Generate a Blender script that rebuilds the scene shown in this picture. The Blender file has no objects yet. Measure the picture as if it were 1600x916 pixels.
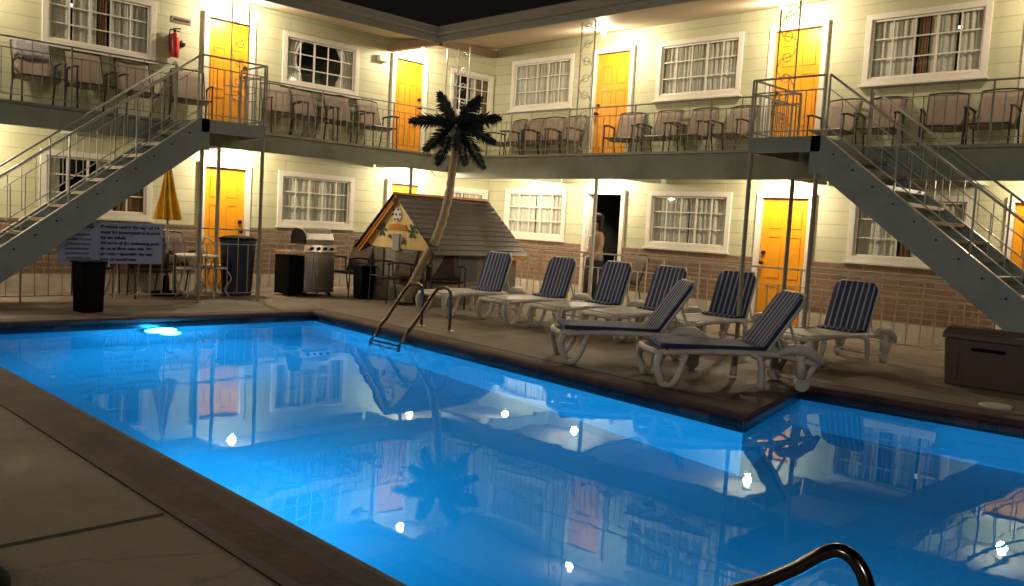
import bpy, bmesh, math, random
from mathutils import Vector, Matrix, Euler
from mathutils.geometry import tessellate_polygon
random.seed(7)
R = math.radians
C = bpy.context.scene.collection
sc = bpy.context.scene

# ------------------------------------------------------------------ camera
cam_d = bpy.data.cameras.new("camera"); cam = bpy.data.objects.new("camera", cam_d); C.objects.link(cam)
F_PX, YAW, PITCH, ROLL = 1352.13, 0.782845, -0.079146, 0.056854
fw = Vector((-math.sin(YAW)*math.cos(PITCH), math.cos(YAW)*math.cos(PITCH), math.sin(PITCH)))
rt = Vector((math.cos(YAW), math.sin(YAW), 0)); up = rt.cross(fw)
r2 = math.cos(ROLL)*rt + math.sin(ROLL)*up; u2 = -math.sin(ROLL)*rt + math.cos(ROLL)*up
M = Matrix(((r2.x, u2.x, -fw.x), (r2.y, u2.y, -fw.y), (r2.z, u2.z, -fw.z))).to_4x4()
M.translation = Vector((13.7547, -12.9315, 1.3656))
cam.matrix_world = M
cam_d.sensor_width = 36; cam_d.sensor_fit = 'HORIZONTAL'; cam_d.lens = F_PX/1600*36
cam_d.clip_start = .05; cam_d.clip_end = 500
sc.camera = cam

# ------------------------------------------------------------------ night sky
w = bpy.data.worlds.new("World"); sc.world = w; w.use_nodes = True
nt = w.node_tree; bg = nt.nodes['Background']
sky = nt.nodes.new('ShaderNodeTexSky'); sky.sky_type = 'NISHITA'; sky.sun_disc = False
sky.sun_elevation = R(-4); sky.sun_rotation = R(200)
bg2 = nt.nodes.new('ShaderNodeBackground'); bg2.inputs[0].default_value = (.55, .48, .42, 1); bg2.inputs[1].default_value = .006
add = nt.nodes.new('ShaderNodeAddShader')
nt.links.new(sky.outputs[0], bg.inputs[0]); bg.inputs[1].default_value = .02
nt.links.new(bg.outputs[0], add.inputs[0]); nt.links.new(bg2.outputs[0], add.inputs[1])
nt.links.new(add.outputs[0], nt.nodes['World Output'].inputs[0])
sc.view_settings.view_transform = 'Standard'; sc.view_settings.look = 'None'
sc.view_settings.exposure = 0.62; sc.view_settings.gamma = 1
sc.cycles.max_bounces = 7; sc.cycles.transparent_max_bounces = 12; sc.cycles.transmission_bounces = 4
sc.cycles.glossy_bounces = 3; sc.cycles.diffuse_bounces = 3
sc.cycles.sample_clamp_indirect = 3; sc.cycles.caustics_reflective = False; sc.cycles.caustics_refractive = False
sc.cycles.use_denoising = True
LAMP = 74.0       # ceiling lamps, W
POOL = 240.0      # underwater lamps, W

# ------------------------------------------------------------------ materials
MATS = {}
def mat(name, col, rough=.6, metal=0, spec=.5, var=.12, scale=6, bump=0, bscale=30, coords='Object', col2=None, emit=None, es=0):
    m = bpy.data.materials.new(name); m.use_nodes = True; t = m.node_tree; b = t.nodes['Principled BSDF']
    b.inputs['Roughness'].default_value = rough; b.inputs['Metallic'].default_value = metal
    b.inputs['Specular IOR Level'].default_value = spec
    tc = t.nodes.new('ShaderNodeTexCoord')
    n = t.nodes.new('ShaderNodeTexNoise'); n.inputs['Scale'].default_value = scale; n.inputs['Detail'].default_value = 6; n.inputs['Roughness'].default_value = .65
    t.links.new(tc.outputs[coords], n.inputs['Vector'])
    r = t.nodes.new('ShaderNodeValToRGB'); r.color_ramp.elements[0].position = .3; r.color_ramp.elements[1].position = .72
    c2 = col2 or tuple(min(1, c*(1+var)) for c in col); c1 = col if col2 else tuple(c*(1-var) for c in col)
    r.color_ramp.elements[0].color = (*c1, 1); r.color_ramp.elements[1].color = (*c2, 1)
    t.links.new(n.outputs['Fac'], r.inputs[0]); t.links.new(r.outputs[0], b.inputs['Base Color'])
    if bump:
        n2 = t.nodes.new('ShaderNodeTexNoise'); n2.inputs['Scale'].default_value = bscale; n2.inputs['Detail'].default_value = 5
        t.links.new(tc.outputs[coords], n2.inputs['Vector'])
        bp = t.nodes.new('ShaderNodeBump'); bp.inputs['Strength'].default_value = bump; bp.inputs['Distance'].default_value = .02
        t.links.new(n2.outputs['Fac'], bp.inputs['Height']); t.links.new(bp.outputs[0], b.inputs['Normal'])
    if emit:
        b.inputs['Emission Color'].default_value = (*emit, 1); b.inputs['Emission Strength'].default_value = es
    MATS[name] = m
    return m

def wall_coords(t, wall):
    """(along, height, 0) from object position; wall 'L' runs along y, 'R' along x"""
    tc = t.nodes.new('ShaderNodeTexCoord'); s = t.nodes.new('ShaderNodeSeparateXYZ'); c = t.nodes.new('ShaderNodeCombineXYZ')
    t.links.new(tc.outputs['Object'], s.inputs[0])
    t.links.new(s.outputs[1 if wall == 'L' else 0], c.inputs[0]); t.links.new(s.outputs[2], c.inputs[1])
    return c.outputs[0], s

def siding(wall):
    m = mat('siding_'+wall, (.52, .52, .34), .55, var=.08, scale=1.6, col2=(.61, .605, .42)); t = m.node_tree; b = t.nodes['Principled BSDF']
    v, s = wall_coords(t, wall)
    br = t.nodes.new('ShaderNodeTexBrick'); br.offset = .37; br.inputs['Scale'].default_value = 1
    br.inputs['Brick Width'].default_value = 3.6; br.inputs['Row Height'].default_value = .205
    br.inputs['Mortar Size'].default_value = .008; br.inputs['Mortar Smooth'].default_value = .1
    br.inputs['Color1'].default_value = (1, 1, 1, 1); br.inputs['Color2'].default_value = (.9, .9, .88, 1); br.inputs['Mortar'].default_value = (.74, .74, .70, 1)
    t.links.new(v, br.inputs['Vector'])
    mx = t.nodes.new('ShaderNodeMix'); mx.data_type = 'RGBA'; mx.blend_type = 'MULTIPLY'; mx.inputs[0].default_value = 1
    src = b.inputs['Base Color'].links[0].from_socket
    t.links.new(src, mx.inputs[6]); t.links.new(br.outputs['Color'], mx.inputs[7]); t.links.new(mx.outputs[2], b.inputs['Base Color'])
    # overlapping boards: saw-tooth height
    md = t.nodes.new('ShaderNodeMath'); md.operation = 'DIVIDE'; md.inputs[1].default_value = .205
    t.links.new(s.outputs[2], md.inputs[0])
    fr = t.nodes.new('ShaderNodeMath'); fr.operation = 'FRACT'; t.links.new(md.outputs[0], fr.inputs[0])
    inv = t.nodes.new('ShaderNodeMath'); inv.operation = 'SUBTRACT'; inv.inputs[0].default_value = 1; t.links.new(fr.outputs[0], inv.inputs[1])
    bp = t.nodes.new('ShaderNodeBump'); bp.inputs['Strength'].default_value = .32; bp.inputs['Distance'].default_value = .02
    t.links.new(inv.outputs[0], bp.inputs['Height']); t.links.new(bp.outputs[0], b.inputs['Normal'])
    return m

def ledgestone(wall):
    m = mat('ledgestone_'+wall, (.2, .12, .08), .8, bump=.6, bscale=40); t = m.node_tree; b = t.nodes['Principled BSDF']
    v, s = wall_coords(t, wall)
    br = t.nodes.new('ShaderNodeTexBrick'); br.offset = .43; br.inputs['Scale'].default_value = 1
    br.inputs['Brick Width'].default_value = .52; br.inputs['Row Height'].default_value = .088
    br.inputs['Mortar Size'].default_value = .009; br.inputs['Mortar Smooth'].default_value = .2; br.inputs['Bias'].default_value = -.1
    br.inputs['Color1'].default_value = (.30, .185, .12, 1); br.inputs['Color2'].default_value = (.17, .115, .08, 1); br.inputs['Mortar'].default_value = (.45, .385, .30, 1)
    t.links.new(v, br.inputs['Vector'])
    mx = t.nodes.new('ShaderNodeMix'); mx.data_type = 'RGBA'; mx.blend_type = 'MIX'; mx.inputs[0].default_value = .35
    src = b.inputs['Base Color'].links[0].from_socket
    t.links.new(br.outputs['Color'], mx.inputs[6]); t.links.new(src, mx.inputs[7]); t.links.new(mx.outputs[2], b.inputs['Base Color'])
    bp = t.nodes.new('ShaderNodeBump'); bp.inputs['Strength'].default_value = .8; bp.inputs['Distance'].default_value = .02; bp.invert = True
    t.links.new(br.outputs['Fac'], bp.inputs['Height'])
    old = b.inputs['Normal'].links[0].from_node; t.links.new(old.outputs[0], bp.inputs['Normal']); t.links.new(bp.outputs[0], b.inputs['Normal'])
    return m

def island(m, amt=.45):
    """random tone per loose piece"""
    t = m.node_tree; b = t.nodes['Principled BSDF']; g = t.nodes.new('ShaderNodeNewGeometry')
    mr = t.nodes.new('ShaderNodeMapRange'); mr.inputs[3].default_value = 1-amt; mr.inputs[4].default_value = 1+amt
    t.links.new(g.outputs['Random Per Island'], mr.inputs[0])
    mx = t.nodes.new('ShaderNodeMix'); mx.data_type = 'RGBA'; mx.blend_type = 'MULTIPLY'; mx.inputs[0].default_value = 1
    src = b.inputs['Base Color'].links[0].from_socket
    t.links.new(src, mx.inputs[6]); t.links.new(mr.outputs[0], mx.inputs[7]); t.links.new(mx.outputs[2], b.inputs['Base Color'])
    return m

M_sidL, M_sidR = siding('L'), siding('R')
M_ledL, M_ledR = ledgestone('L'), ledgestone('R')
M_trim = mat('white_trim_paint', (.78, .74, .66), .45, var=.05, scale=9)
M_base = mat('white_plinth_paint', (.62, .56, .46), .7, var=.18, scale=5, bump=.2)
M_door = mat('orange_door_paint', (.85, .345, .010), .42, var=.13, scale=2.2)
M_handle = mat('dark_bronze', (.05, .035, .025), .35, metal=.8)
M_beam = mat('grey_green_paint', (.30, .335, .27), .5, var=.12, scale=3)
M_stair = mat('blue_grey_steel_paint', (.28, .335, .325), .42, var=.15, scale=3)
M_soffit = mat('tan_soffit_paint', (.56, .46, .33), .6, var=.06, scale=2)
M_brownbeam = mat('brown_beam_paint', (.20, .13, .08), .6)
M_gutter = mat('grey_gutter_paint', (.48, .50, .46), .4, var=.08)
M_roof = mat('dark_roof_gravel', (.04, .04, .04), .9)
M_rail = mat('grey_white_iron', (.46, .45, .42), .4, metal=.2, var=.15, scale=12)
M_raildark = mat('worn_iron', (.32, .30, .26), .45, metal=.4, var=.15)
M_railmid = mat('grey_iron', (.33, .31, .27), .4, metal=.2, var=.15)
M_fence = mat('pale_fence_iron', (.64, .58, .46), .45, metal=.1, var=.12)
M_curt = mat('grey_linen_curtain', (.72, .68, .62), .9, var=.1, scale=4)
M_curt2 = mat('brown_curtain', (.30, .17, .09), .9, var=.1, scale=4)
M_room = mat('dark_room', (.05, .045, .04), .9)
M_roomteal = mat('teal_room', (.02, .05, .065), .8)
M_sling = mat('taupe_sling', (.21, .165, .135), .8, var=.12, scale=14)
M_chair = mat('dark_chair_frame', (.045, .035, .03), .4, metal=.3)
M_resin = mat('white_resin', (.66, .62, .57), .45, var=.14, scale=5)
M_steel = mat('stainless', (.80, .78, .74), .36, metal=1, var=.08, scale=3)
M_rust = mat('brown_steel_rail', (.22, .15, .10), .3, metal=.9, var=.25, scale=9)
M_rubber = mat('black_plastic', (.004, .004, .005), .8, spec=.12)
M_navycan = mat('navy_plastic', (.012, .018, .045), .4)
M_red = mat('red_enamel', (.42, .015, .012), .3)
M_yellow = mat('yellow_canvas', (.72, .38, .015), .8, var=.15, scale=6)
M_playwall = mat('playhouse_grey_board', (.24, .21, .17), .75, var=.2, scale=4)
M_gable = mat('cream_board', (.74, .56, .24), .65, var=.12, scale=4)
M_orange = mat('orange_trim', (.62, .24, .03), .5, var=.15)
M_yel = mat('yellow_trim', (.75, .45, .04), .5, var=.12)
M_plank = island(mat('brown_roof_plank', (.032, .021, .018), .5, var=.3, scale=8, bump=.3), .35)
M_green = mat('green_leaf_paint', (.03, .10, .04), .6)
M_frond = mat('dark_frond', (.007, .014, .010), .55, spec=.25, var=.4, scale=10)
M_trunk = mat('palm_bark', (.38, .29, .19), .75, var=.3, scale=14, bump=.4, bscale=60)
M_signb = mat('sign_board', (.29, .35, .58), .5, var=.05)
M_ink = mat('navy_ink', (.012, .014, .07), .5)
M_box = mat('brown_resin_box', (.11, .072, .058), .5, var=.12, bump=.15)
M_glassw = mat('white_globe', (.9, .85, .7), .3, emit=(1, .80, .50), es=22)
M_inglow = mat('lamp_and_reflection_glow', (.9, .85, .8), .5, emit=(1, .9, .8), es=1.1)  # glow of the bedside lamp and of the streak reflected in panes
M_poollamp = mat('pool_lamp_lens', (.9, .9, .9), .3, emit=(1, .85, .8), es=70)
M_skin = mat('skin', (.55, .30, .20), .5, var=.05); M_hair = mat('dark_hair', (.012, .008, .006), .85)
M_top = mat('pale_cotton', (.36, .30, .27), .8, var=.06); M_skirt = mat('black_cotton', (.03, .025, .03), .8)
M_deck = mat('worn_concrete', (.225, .182, .142), .68, scale=1.1, col2=(.31, .255, .20), bump=.3, bscale=55, coords='Object')
M_joint = mat('joint_filler', (.02, .017, .014), .9)
M_cope = mat('coping_stone', (.030, .022, .020), .75, scale=3.2, col2=(.125, .060, .046), bump=.12, bscale=30)
M_tile = island(mat('waterline_tile', (.022, .022, .028), .25, scale=20, var=.3), .45)
M_tred = mat('red_accent_tile', (.12, .045, .04), .25)
M_plaster = mat('pool_plaster', (.55, .72, .80), .8, scale=.8, var=.06)
M_skim = mat('skimmer_lid_white', (.75, .72, .66), .5)

def weather(m, lo, hi, sc1, dark):
    t = m.node_tree; b = t.nodes['Principled BSDF']; tc = t.nodes.new('ShaderNodeTexCoord')
    n = t.nodes.new('ShaderNodeTexNoise'); n.inputs['Scale'].default_value = sc1; n.inputs['Detail'].default_value = 8; n.inputs['Roughness'].default_value = .7; n.inputs['Distortion'].default_value = .6
    t.links.new(tc.outputs['Object'], n.inputs['Vector'])
    mr = t.nodes.new('ShaderNodeMapRange'); mr.inputs[1].default_value = .35; mr.inputs[2].default_value = .65; mr.inputs[3].default_value = lo; mr.inputs[4].default_value = hi
    t.links.new(n.outputs['Fac'], mr.inputs[0]); t.links.new(mr.outputs[0], b.inputs['Roughness'])
    m2 = t.nodes.new('ShaderNodeMapRange'); m2.inputs[1].default_value = .42; m2.inputs[2].default_value = .58; m2.inputs[3].default_value = dark; m2.inputs[4].default_value = 1.0
    t.links.new(n.outputs['Fac'], m2.inputs[0])
    # hairline cracks
    v = t.nodes.new('ShaderNodeTexVoronoi'); v.feature = 'DISTANCE_TO_EDGE'; v.inputs['Scale'].default_value = .55
    n3 = t.nodes.new('ShaderNodeTexNoise'); n3.inputs['Scale'].default_value = 2.5; n3.inputs['Detail'].default_value = 6
    t.links.new(tc.outputs['Object'], n3.inputs['Vector'])
    ad = t.nodes.new('ShaderNodeVectorMath'); ad.operation = 'MULTIPLY_ADD'; ad.inputs[1].default_value = (.5, .5, .5)
    t.links.new(n3.outputs['Color'], ad.inputs[0]); t.links.new(tc.outputs['Object'], ad.inputs[2]); t.links.new(ad.outputs[0], v.inputs['Vector'])
    cr = t.nodes.new('ShaderNodeMapRange'); cr.inputs[1].default_value = .0; cr.inputs[2].default_value = .006; cr.inputs[3].default_value = .72; cr.inputs[4].default_value = 1
    t.links.new(v.outputs[0], cr.inputs[0])
    mu = t.nodes.new('ShaderNodeMath'); mu.operation = 'MULTIPLY'; t.links.new(m2.outputs[0], mu.inputs[0]); t.links.new(cr.outputs[0], mu.inputs[1])
    mx = t.nodes.new('ShaderNodeMix'); mx.data_type = 'RGBA'; mx.blend_type = 'MULTIPLY'; mx.inputs[0].default_value = 1
    t.links.new(b.inputs['Base Color'].links[0].from_socket, mx.inputs[6]); t.links.new(mu.outputs[0], mx.inputs[7]); t.links.new(mx.outputs[2], b.inputs['Base Color'])
weather(M_deck, .58, .9, .8, .62)
# glass panes and water
def glass():
    m = bpy.data.materials.new('window_glass'); m.use_nodes = True; t = m.node_tree; t.nodes.clear()
    o = t.nodes.new('ShaderNodeOutputMaterial'); mx = t.nodes.new('ShaderNodeMixShader'); tr = t.nodes.new('ShaderNodeBsdfTransparent')
    gl = t.nodes.new('ShaderNodeBsdfGlossy'); gl.inputs['Roughness'].default_value = .04; fr = t.nodes.new('ShaderNodeLayerWeight'); fr.inputs[0].default_value = .5
    pw = t.nodes.new('ShaderNodeMath'); pw.operation = 'POWER'; pw.inputs[1].default_value = 4; t.links.new(fr.outputs['Facing'], pw.inputs[0])
    ma = t.nodes.new('ShaderNodeMath'); ma.operation = 'MULTIPLY_ADD'; ma.inputs[1].default_value = .45; ma.inputs[2].default_value = .045; t.links.new(pw.outputs[0], ma.inputs[0])
    t.links.new(ma.outputs[0], mx.inputs[0]); t.links.new(tr.outputs[0], mx.inputs[1]); t.links.new(gl.outputs[0], mx.inputs[2]); t.links.new(mx.outputs[0], o.inputs[0])
    tr.inputs[0].default_value = (.85, .88, .86, 1)
    return m
M_glass = glass()
def water():
    m = bpy.data.materials.new('pool_water'); m.use_nodes = True; t = m.node_tree; t.nodes.clear()
    o = t.nodes.new('ShaderNodeOutputMaterial'); mx = t.nodes.new('ShaderNodeMixShader')
    rf = t.nodes.new('ShaderNodeBsdfRefraction'); rf.inputs['IOR'].default_value = 1.33; rf.inputs['Roughness'].default_value = .0
    rf.inputs['Color'].default_value = (.016, .40, .92, 1)
    gl = t.nodes.new('ShaderNodeBsdfGlossy'); gl.inputs['Roughness'].default_value = .012; gl.inputs[0].default_value = (.50, .74, .95, 1)
    fr = t.nodes.new('ShaderNodeFresnel'); fr.inputs[0].default_value = 1.29
    tc = t.nodes.new('ShaderNodeTexCoord'); n = t.nodes.new('ShaderNodeTexNoise'); n.inputs['Scale'].default_value = 1.1; n.inputs['Detail'].default_value = 2.5
    t.links.new(tc.outputs['Object'], n.inputs['Vector'])
    nf = t.nodes.new('ShaderNodeTexNoise'); nf.inputs['Scale'].default_value = 7; nf.inputs['Detail'].default_value = 2; t.links.new(tc.outputs['Object'], nf.inputs['Vector'])
    mf = t.nodes.new('ShaderNodeMath'); mf.operation = 'MULTIPLY_ADD'; mf.inputs[1].default_value = .07; t.links.new(nf.outputs['Fac'], mf.inputs[0]); t.links.new(n.outputs['Fac'], mf.inputs[2])
    bp = t.nodes.new('ShaderNodeBump'); bp.inputs['Strength'].default_value = .024; bp.inputs['Distance'].default_value = .12
    t.links.new(mf.outputs[0], bp.inputs['Height'])
    for x in (rf, gl, fr): t.links.new(bp.outputs[0], x.inputs['Normal'])
    t.links.new(fr.outputs[0], mx.inputs[0]); t.links.new(rf.outputs[0], mx.inputs[1]); t.links.new(gl.outputs[0], mx.inputs[2]); t.links.new(mx.outputs[0], o.inputs[0])
    return m
M_water = water()
def stripes(name, axis=1):
    m = mat(name, (.022, .036, .125), .8, var=.2, scale=12); t = m.node_tree; b = t.nodes['Principled BSDF']
    tc = t.nodes.new('ShaderNodeTexCoord'); s = t.nodes.new('ShaderNodeSeparateXYZ'); t.links.new(tc.outputs['Object'], s.inputs[0])
    a = t.nodes.new('ShaderNodeMath'); a.operation = 'MULTIPLY'; a.inputs[1].default_value = 13.0; t.links.new(s.outputs[axis], a.inputs[0])
    f = t.nodes.new('ShaderNodeMath'); f.operation = 'FRACT'; t.links.new(a.outputs[0], f.inputs[0])
    g = t.nodes.new('ShaderNodeMath'); g.operation = 'GREATER_THAN'; g.inputs[1].default_value = .70; t.links.new(f.outputs[0], g.inputs[0])
    mx = t.nodes.new('ShaderNodeMix'); mx.data_type = 'RGBA'; t.links.new(g.outputs[0], mx.inputs[0])
    t.links.new(b.inputs['Base Color'].links[0].from_socket, mx.inputs[6]); mx.inputs[7].default_value = (.33, .36, .42, 1)
    t.links.new(mx.outputs[2], b.inputs['Base Color'])
    return m
M_stripe = stripes('navy_striped_sling')

# ------------------------------------------------------------------ mesh builder
class MB:
    def __init__(s): s.v = []; s.f = []
    def add(s, vs, fs):
        n = len(s.v); s.v += [Vector(v) for v in vs]; s.f += [tuple(i+n for i in f) for f in fs]; return s
    def box(s, a, b):
        x0, x1 = sorted((a[0], b[0])); y0, y1 = sorted((a[1], b[1])); z0, z1 = sorted((a[2], b[2]))
        return s.add([(x0,y0,z0),(x1,y0,z0),(x1,y1,z0),(x0,y1,z0),(x0,y0,z1),(x1,y0,z1),(x1,y1,z1),(x0,y1,z1)],
                     [(0,3,2,1),(4,5,6,7),(0,1,5,4),(1,2,6,5),(2,3,7,6),(3,0,4,7)])
    def hexa(s, lo, hi):  # two quads
        return s.add(list(lo)+list(hi), [(0,3,2,1),(4,5,6,7),(0,1,5,4),(1,2,6,5),(2,3,7,6),(3,0,4,7)])
    def bar(s, p, q, wd, ht, upv=(0,0,1)):
        p, q = Vector(p), Vector(q); d = (q-p).normalized(); sd = d.cross(Vector(upv))
        if sd.length < 1e-4: sd = d.cross(Vector((1,0,0)))
        sd.normalize(); u = sd.cross(d); sd *= wd/2; u *= ht/2
        return s.hexa([p-sd-u, p+sd-u, p+sd+u, p-sd+u], [q-sd-u, q+sd-u, q+sd+u, q-sd+u])
    def prism(s, pts, d):
        n = len(pts); pts = [Vector(p) for p in pts]; d = Vector(d)
        return s.add(pts+[p+d for p in pts], [tuple(range(n))[::-1], tuple(range(n, 2*n))]+[(i, (i+1)%n, (i+1)%n+n, i+n) for i in range(n)])
    def tube(s, pts, r, n=8, cap=True, sub=0):
        pts = [Vector(p) for p in pts]
        if sub: pts = crv(pts, sub)
        rs = r if isinstance(r, (list, tuple)) else [r]*len(pts)
        if len(rs) != len(pts): rs = [rs[0]+(rs[-1]-rs[0])*i/(len(pts)-1) for i in range(len(pts))]
        base = len(s.v); ref = None
        for i, p in enumerate(pts):
            d = (pts[min(i+1, len(pts)-1)]-pts[max(i-1, 0)]).normalized()
            if ref is None: ref = d.orthogonal().normalized()
            ref = (ref-d*ref.dot(d)); ref = ref.normalized() if ref.length > 1e-6 else d.orthogonal().normalized()
            b = d.cross(ref)
            for k in range(n):
                a = 2*math.pi*k/n; s.v.append(p+(ref*math.cos(a)+b*math.sin(a))*rs[i])
        for i in range(len(pts)-1):
            for k in range(n):
                k2 = (k+1) % n; s.f.append((base+i*n+k, base+i*n+k2, base+(i+1)*n+k2, base+(i+1)*n+k))
        if cap:
            s.f.append(tuple(base+k for k in range(n))[::-1]); s.f.append(tuple(base+(len(pts)-1)*n+k for k in range(n)))
        return s
    def lathe(s, prof, c=(0,0,0), n=20):
        base = len(s.v); c = Vector(c)
        for r, z in prof:
            for k in range(n):
                a = 2*math.pi*k/n; s.v.append(c+Vector((r*math.cos(a), r*math.sin(a), z)))
        for i in range(len(prof)-1):
            for k in range(n):
                k2 = (k+1) % n; s.f.append((base+i*n+k, base+i*n+k2, base+(i+1)*n+k2, base+(i+1)*n+k))
        s.f.append(tuple(base+k for k in range(n))[::-1]); s.f.append(tuple(base+(len(prof)-1)*n+k for k in range(n)))
        return s
    def ball(s, c, r, n=10, sz=1):
        return s.lathe([(max(1e-4, r*math.sin(math.pi*i/n)), -r*sz*math.cos(math.pi*i/n)) for i in range(n+1)], c, n+4)
    def sheet(s, fn, nu, nv):
        b = len(s.v)
        for i in range(nu+1):
            for j in range(nv+1): s.v.append(Vector(fn(i/nu, j/nv)))
        for i in range(nu):
            for j in range(nv):
                a = b+i*(nv+1)+j; s.f.append((a, a+nv+1, a+nv+2, a+1))
        return s
    def build(s, name, m, parent=None, smooth=False, bevel=0, off=None, solid=0):
        me = bpy.data.meshes.new(name)
        o_ = Vector(off) if off is not None else Vector((0, 0, 0))
        me.from_pydata([tuple(v-o_) for v in s.v], [], s.f); me.materials.append(m); me.validate(); me.update()
        if smooth:
            for p in me.polygons: p.use_smooth = True
        o = bpy.data.objects.new(name, me); C.objects.link(o)
        if parent: o.parent = parent
        if solid:
            q = o.modifiers.new('solid', 'SOLIDIFY'); q.thickness = solid; q.offset = 0
        if bevel:
            q = o.modifiers.new('bevel', 'BEVEL'); q.width = bevel; q.segments = 2; q.limit_method = 'ANGLE'
        return o
def crv(pts, k):
    out = []
    for i in range(len(pts)-1):
        p0, p1, p2, p3 = pts[max(i-1, 0)], pts[i], pts[i+1], pts[min(i+2, len(pts)-1)]
        for j in range(k):
            t = j/k; out.append(.5*((2*p1)+(p2-p0)*t+(2*p0-5*p1+4*p2-p3)*t*t+(3*p1-p0-3*p2+p3)*t**3))
    return out+[pts[-1]]
def tag(o, label=None, cat=None, group=None, kind=None):
    if label: o['label'] = label
    if cat: o['category'] = cat
    if group: o['group'] = group
    if kind: o['kind'] = kind
    return o
def thing(name, label, cat, loc=(0,0,0), rz=0, group=None):
    o = bpy.data.objects.new(name, None); C.objects.link(o); o.location = loc; o.rotation_euler = (0, 0, rz); o.empty_display_size = .2
    return tag(o, label, cat, group)
def kids(o): return [c for c in bpy.data.objects if c.parent is o]
def dup(root, loc, rz, label):
    r = root.copy(); C.objects.link(r); r.location = loc; r.rotation_euler = (0, 0, rz); r['label'] = label
    for ch in kids(root):
        c = ch.copy(); C.objects.link(c); c.parent = r
        for g in kids(ch):
            d = g.copy(); C.objects.link(d); d.parent = c
    return r

F2 = 2.58
WL, WR = 1.15, 2.0           # balcony depths of the left and right wings
PW = -.085                   # water level

# ------------------------------------------------------------------ deck and pool
POOLP = [(3.40, -10.98), (16.5, -10.98), (16.5, -4.62), (11.84, -5.04), (10.02, -5.21), (10.42, -6.95), (3.44, -6.42)]
def offset_poly(P, d):
    out = []; n = len(P)
    for i in range(n):
        a, b, c = Vector(P[i-1]), Vector(P[i]), Vector(P[(i+1) % n])
        e1 = (b-a).normalized(); e2 = (c-b).normalized(); n1 = Vector((e1.y, -e1.x)); n2 = Vector((e2.y, -e2.x))
        bis = (n1+n2); bis = bis/(1+n1.dot(n2)); out.append(tuple(b+bis*d))
    return out
OUTP = offset_poly(POOLP, .33)
ground = [(-3, -45), (45, -45), (45, 3), (-3, 3)]
def flat_with_hole(outer, hole, z):
    o3 = [Vector((*p, z)) for p in outer]; h3 = [Vector((*p, z)) for p in hole][::-1]
    tris = tessellate_polygon([o3, h3]); mb = MB(); vs = o3+h3
    fs = []
    for t in tris:
        a, b, c = (vs[i] for i in t); nz = (b-a).cross(c-a).z
        fs.append(tuple(t) if nz > 0 else tuple(t)[::-1])
    return mb.add(vs, fs)
tag(flat_with_hole(ground, OUTP, 0).build('pool_deck', M_deck), kind='structure')
# far ground to the horizon
mb = MB(); mb.add([(-300,-300,-.08),(300,-300,-.08),(300,-45,-.08),(-300,-45,-.08)], [(0,1,2,3)]); mb.add([(45,-45,-.08),(300,-45,-.08),(300,300,-.08),(45,300,-.08)], [(0,1,2,3)])
mb.add([(-300,-45,-.08),(-3,-45,-.08),(-3,300,-.08),(-300,300,-.08)], [(0,1,2,3)]); mb.add([(-3,3,-.08),(45,3,-.08),(45,300,-.08),(-3,300,-.08)], [(0,1,2,3)])
tag(mb.build('ground', M_deck), kind='structure')
# expansion joints cut in the slab (dark filler strips, 4 mm proud sheet)
mb = MB()
for x in (10.07, 6.4, 2.6, 14.0):
    mb.add([(x-.012, -30, .004), (x+.012, -30, .004), (x+.012, -11.33, .004), (x-.012, -11.33, .004)], [(0,1,2,3)])
for y in (-3.9,):
    mb.add([(3.3, y-.008, .004), (20, y-.008, .004), (20, y+.008, .004), (3.3, y+.008, .004)], [(0,1,2,3)])
for x in (5.0, 7.4, 9.7, 12.2):
    mb.add([(x-.008, -4.6, .004), (x+.008, -4.6, .004), (x+.008, -3.91, .004), (x-.008, -3.91, .004)], [(0,1,2,3)])
tag(mb.build('slab_joints', M_joint), kind='structure')
pool = thing('swimming_pool', 'large in-ground pool of bright blue water with dark stone coping', 'swimming pool', (3.4, -10.98, 0))
PO = Vector((3.4, -10.98, 0))
mb = MB(); n = len(POOLP); PRF = [(-.012, -.05), (-.030, -.03), (-.034, -.005), (-.020, .014), (.02, .022), (.12, .020), (.22, .008), (.27, .003), (.33, .006)]
rings = [offset_poly(POOLP, d) for d, _ in PRF]
for i in range(n):
    L = (Vector(POOLP[i])-Vector(POOLP[(i+1) % n])).length; ks = max(2, round(L/.10))
    for q in range(len(PRF)-1):
        a0, a1, b0, b1 = (Vector(rings[q][i]), Vector(rings[q][(i+1) % n]), Vector(rings[q+1][i]), Vector(rings[q+1][(i+1) % n]))
        mb.add([(*a0, PRF[q][1]), (*a1, PRF[q][1]), (*b1, PRF[q+1][1]), (*b0, PRF[q+1][1])], [(0,1,2,3)])
bm_ = mb.build('coping', M_cope, pool, smooth=True, off=PO)
INP = offset_poly(POOLP, .02)
mb = MB(); red = MB(); wl = MB()
for i in range(n):
    a, b = Vector(INP[i]), Vector(INP[(i+1) % n]); L = (b-a).length; k = int(L/.155)
    d = (b-a).normalized(); nn = Vector((-d.y, d.x))
    for j in range(k):
        p, q = a.lerp(b, j/k+.0025/L), a.lerp(b, (j+1)/k)
        tgt = red if random.random() < .16 else mb
        for zt, zb in ((-.046, -.19), (-.192, -.34)):
            tgt.hexa([(*p, zb), (*q, zb), (*q, zt), (*p, zt)], [(*(p+nn*.012), zb), (*(q+nn*.012), zb), (*(q+nn*.012), zt), (*(p+nn*.012), zt)])
    wl.add([(*a, -1.5), (*b, -1.5), (*b, .0), (*a, .0)], [(0,1,2,3)])
mb.build('tile_band', M_tile, pool, off=PO); red.build('accent_tile_band', M_tred, pool, off=PO)
vs = [Vector((*p, -1.5)) for p in INP]
for t in tessellate_polygon([vs]): wl.add([vs[i] for i in t], [(0,1,2)])
wl.build('basin', M_plaster, pool, off=PO)
mb = MB(); vs = [Vector((*p, PW)) for p in INP]
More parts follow.
